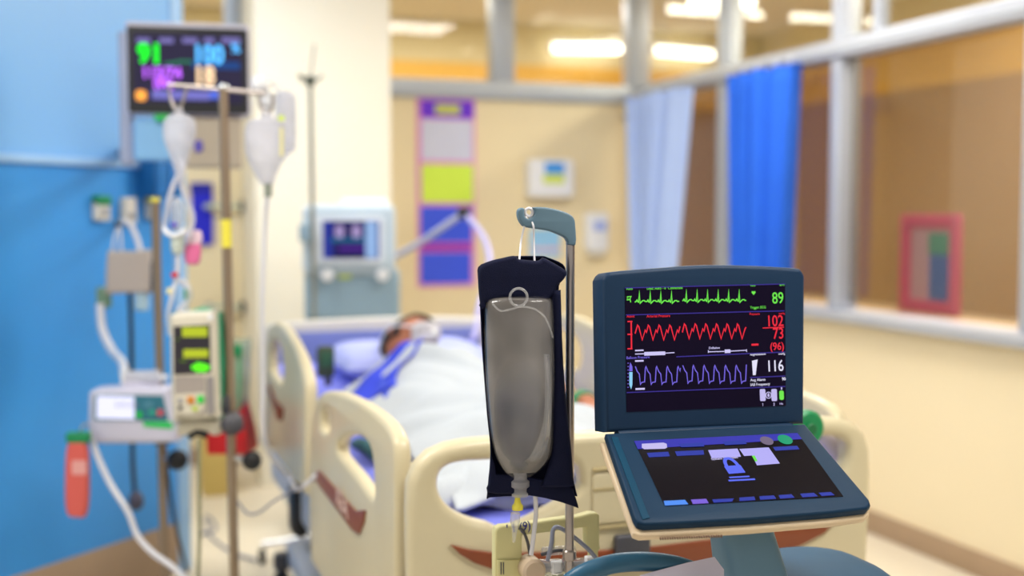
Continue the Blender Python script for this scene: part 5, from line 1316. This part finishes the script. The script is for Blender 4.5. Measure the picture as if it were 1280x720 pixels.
hose('white_cable', 'white cable sweeping from the syringe pump down to the right', [hd(112, 540, 3.5), hd(122, 570, 3.46), hd(138, 605, 3.4), hd(160, 640, 3.36), hd(172, 670, 3.34), hd(192, 692, 3.32), hd(215, 708, 3.3), hd(238, 730, 3.28)], .0085, M_tubew, 'cable')
hose('dark_cable', 'thin dark cable hanging beside the shorter bronze stand', [hd(206, 556, 3.7), hd(213, 620, 3.7), hd(222, 668, 3.72), hd(234, 715, 3.74)], .006, M_dgrey, 'cable')
RB = hd(97, 600, 3.45)
t = thing('red_pouch', 'red pouch with green top hanging at the left picture edge', 'pouch', (RB.x, RB.y, RB.z - .09))
RPl = Plane(RB, -16)
part(t, 'bag', B().plate(smooth2(RPl.uvs([(84, 640), (82, 600), (86, 552), (108, 551), (112, 600), (109, 642), (96, 646)]), 3), RPl.up(-.015).M, .03, .012, bres=3), mat('coral_film', '#e0635a', rough=.4))
part(t, 'label', B().plate(rrect(*RPl.uv(92, 592), *RPl.uv(110, 574), .004), RPl.up(.0145).M, .002), mat('pale_coral', '#eca8a4', rough=.5))
part(t, 'green_top', B().plate(rrect(*RPl.uv(84, 553), *RPl.uv(113, 540), .006), RPl.up(-.018).M, .036, .006), M_green)
part(t, 'hook', B().tube([RPl.at(*RPl.uv(98, 541)), RPl.at(*RPl.uv(106, 530), -.0), hd(116, 535, 3.5)], .004, 8), M_chrome)

# ------------------------------------------------------------------ sharps box and bins
RD = Plane(hd(285, 510, 3.75), -19)
t = thing('sharps_container', 'red bin with clear green rimmed liner behind the drip stand', 'sharps bin', RD.at(0, RD.uv(285, 570)[1]))
def fr_ring(l, r, y, w0, w1): a = RD.uv(l, y); c = RD.uv(r, y); return [RD.at(a[0], a[1], w0), RD.at(c[0], c[1], w0), RD.at(c[0], c[1], w1), RD.at(a[0], a[1], w1)]
part(t, 'red_bin', B().loft([fr_ring(259, 311, 568, .0, -.14), fr_ring(258, 308, 545, .0, -.14), fr_ring(262, 299, 504, -.02, -.12)]), M_red)
o = part(t, 'clear_liner', B().loft([fr_ring(265, 300, 512, -.01, -.13), fr_ring(267, 303, 428, -.005, -.135)], cap=False), mat('pale_green_film', '#a8c0a8', rough=.3, alpha=.55))
for (a, c) in ((268, 281), (291.5, 303)):
    part(t, 'green_corner', B().plate(RD.uvs([(a, 441 + (4 if a > 280 else 0)), (a, 425 + (5 if a > 280 else 0)), (c, 428 + (4 if a > 280 else 0)), (c, 442 + (4 if a > 280 else 0))]), RD.up(0).M, .012, .003), M_green)
for (a, c) in ((270, 275), (297, 301)):
    part(t, 'green_post', B().plate(RD.uvs([(a, 512), (a, 440), (c, 440), (c - 1, 512)]), RD.up(-.008).M, .008, .002), mat('teal_green', '#2f9a70'))
part(t, 'hanger', B().box(hd(291, 520, 3.5), (.03, .3, .04), bevel=.006), M_dgrey)
yb0 = hz(275, 622, 0.0)
t = thing('waste_bin', 'yellow waste bin standing on the floor by the beige back wall', 'bin', yb0)
YP = lambda z, w, d: [(yb0.x + a, yb0.y + .12 + c, z) for a, c in rrect(-w, -d, w, d, .03)]
part(t, 'body', B().loft([YP(0, .075, .085), YP(.02, .08, .09), YP(.40, .095, .11)]), mat('mustard_bin', '#d2b668', rough=.5))
part(t, 'lid', B().loft([YP(.40, .10, .115), YP(.415, .10, .115), YP(.45, .08, .09)]), mat('mustard_lid', '#c8a850', rough=.5))
hose('floor_cable', 'thin grey cable lying curled on the floor by the bin', [hz(249, 668, .008), hz(270, 660, .008), hz(258, 645, .008), hz(262, 668, .008), hz(290, 690, .008), hz(320, 700, .008)], .006, M_tubeg, 'cable')
hose('hanging_lead', 'thin lead drooping between the drip stand and the bed', [hd(298, 628, 3.2), hd(310, 642, 3.15), hd(325, 640, 3.1), hd(345, 625, 3.05), hd(392, 600, 3.0)], .003, M_tubeg, 'cable')

# ------------------------------------------------------------------ ventilator behind the headboard
VP = Plane(hd(438, 320, 5.2), -12)
def vpr(a, y1, c, y0, r=.01): return rrect(*VP.uv(a, y1), *VP.uv(c, y0), r)
vt = thing('ventilator', 'pale blue grey ventilator with lit screen behind the headboard', 'ventilator', (VP.o.x, VP.o.y + .12, 0))
part(vt, 'head_case', B().plate(vpr(378, 345, 494, 256, .03), VP.up(-.24).M, .24, .03, bres=4), M_vent)
part(vt, 'top_cover', B().plate(vpr(425, 262, 486, 248, .012), VP.up(-.20).M, .16, .015), M_white)
vb = part(vt, 'screen_frame', B().plate(vpr(393, 331, 480, 270, .015), VP.up(0).M, .01, .004), mat('pale_frame', '#d6dee8', rough=.4))
vs_ = part(vt, 'screen', B().plate(vpr(404, 323, 474, 276, .004), VP.up(.010).M, .002), glow('blue_screen', '#2a3aa8', .8))
part(vs_, 'dark_window', B().plate(vpr(416, 323, 456, 277, .002), VP.up(.012).M, .001), glow('navy_screen', '#241c66', .7))
for x in (424, 445): part(vs_, 'gauge', B().plate(vpr(x - 5, 298, x + 6, 281, .02), VP.up(.013).M, .001), glow('pale_pink', '#b09cd0', .9))
part(vs_, 'teal_strip', B().plate(vpr(413, 303, 456, 297, .002), VP.up(.0132).M, .001), glow('teal_screen', '#1c6a94', .8))
part(vs_, 'magenta_strip', B().plate(vpr(424, 313, 456, 308, .002), VP.up(.0132).M, .001), glow('purple_screen', '#5c1fa0', .8))
part(vs_, 'side_menu', B().plate(vpr(457, 322, 471, 277, .002), VP.up(.012).M, .001), glow('light_blue_screen', '#9cc0f0', .9))
part(vt, 'control_block', B().plate(vpr(380, 402, 500, 338, .02), VP.up(-.26).M, .24, .02, bres=3), M_ventd)
part(vt, 'yellow_label', B().plate(vpr(423, 349, 439, 339, .004), VP.up(-.02).M, .003), mat('lime_label', '#c8dc58'))
for x in (409, 478):
    part(vt, 'dial', B().cyl(VP.at(*VP.uv(x, 344), -.022), VP.at(*VP.uv(x, 344), .005), .028, 20, bevel=.006), M_white)
cx_, cy_ = VP.o.x, VP.o.y + .12
part(vt, 'column', B().box((cx_, cy_ + .03, .52), (.24, .2, .78), bevel=.03), M_ventd)
part(vt, 'cart_base', B().box((cx_, cy_ + .03, .11), (.5, .42, .08), bevel=.03), M_ventd)
for sx in (-.2, .2):
    for sy in (-.13, .19): part(vt, 'caster', B().cyl((cx_ + sx - .02, cy_ + sy, .045), (cx_ + sx + .02, cy_ + sy, .045), .045, 20, bevel=.008), M_rubber)
for (a, c) in ((378, 396),):
    part(vt, 'side_clamp', B().plate(vpr(374, 302, 392, 280, .008), VP.up(.0).M, .03, .006), M_ventd)
arm0 = hd(496, 320, 5.2); arm1 = hd(526, 303, 5.15); arm2 = hd(580, 266, 5.1)
am = part(vt, 'hose_arm', B().tube([arm0, arm1, arm2], .014, 12, smooth=False), mat('arm_grey', '#aab0c8', rough=.4))
part(am, 'clamp', B().box(arm2, (.05, .05, .05), bevel=.012), M_black)
part(am, 'hose', B().tube([arm2, hd(606, 300, 5.0), hd(612, 340, 4.9), hd(600, 380, 4.8), hd(594, 415, 4.62), hd(590, 425, 4.55)], .012, 12), mat('violet_hose', '#b4b2e6', rough=.5))

# ================================================================== WORLD, CAMERA, LOOK
w = bpy.data.worlds.new('world'); C.scene.world = w; w.use_nodes = True
w.node_tree.nodes['Background'].inputs[0].default_value = (1, .97, .93, 1); w.node_tree.nodes['Background'].inputs[1].default_value = .55
cd = bpy.data.cameras.new('camera'); cam = bpy.data.objects.new('camera', cd); COL.objects.link(cam)
cd.sensor_width = 36; cd.lens = FPX / 1280 * 36; cd.clip_start = .05; cd.clip_end = 60
rm_ = Matrix((RT, UP, -FW)).transposed().to_4x4(); rm_.translation = CAM; cam.matrix_world = rm_
cd.dof.use_dof = True; cd.dof.focus_distance = 1.72; cd.dof.aperture_fstop = cd.lens / 22.0; cd.dof.aperture_blades = 0
C.scene.camera = cam
sc = C.scene
sc.view_settings.view_transform = 'Standard'; sc.view_settings.look = 'None'; sc.view_settings.gamma = 1; sc.view_settings.use_curve_mapping = False
sc.view_settings.exposure = 0.0
sc.cycles.use_denoising = True; sc.cycles.max_bounces = 10; sc.cycles.transparent_max_bounces = 24; sc.cycles.sample_clamp_indirect = 6
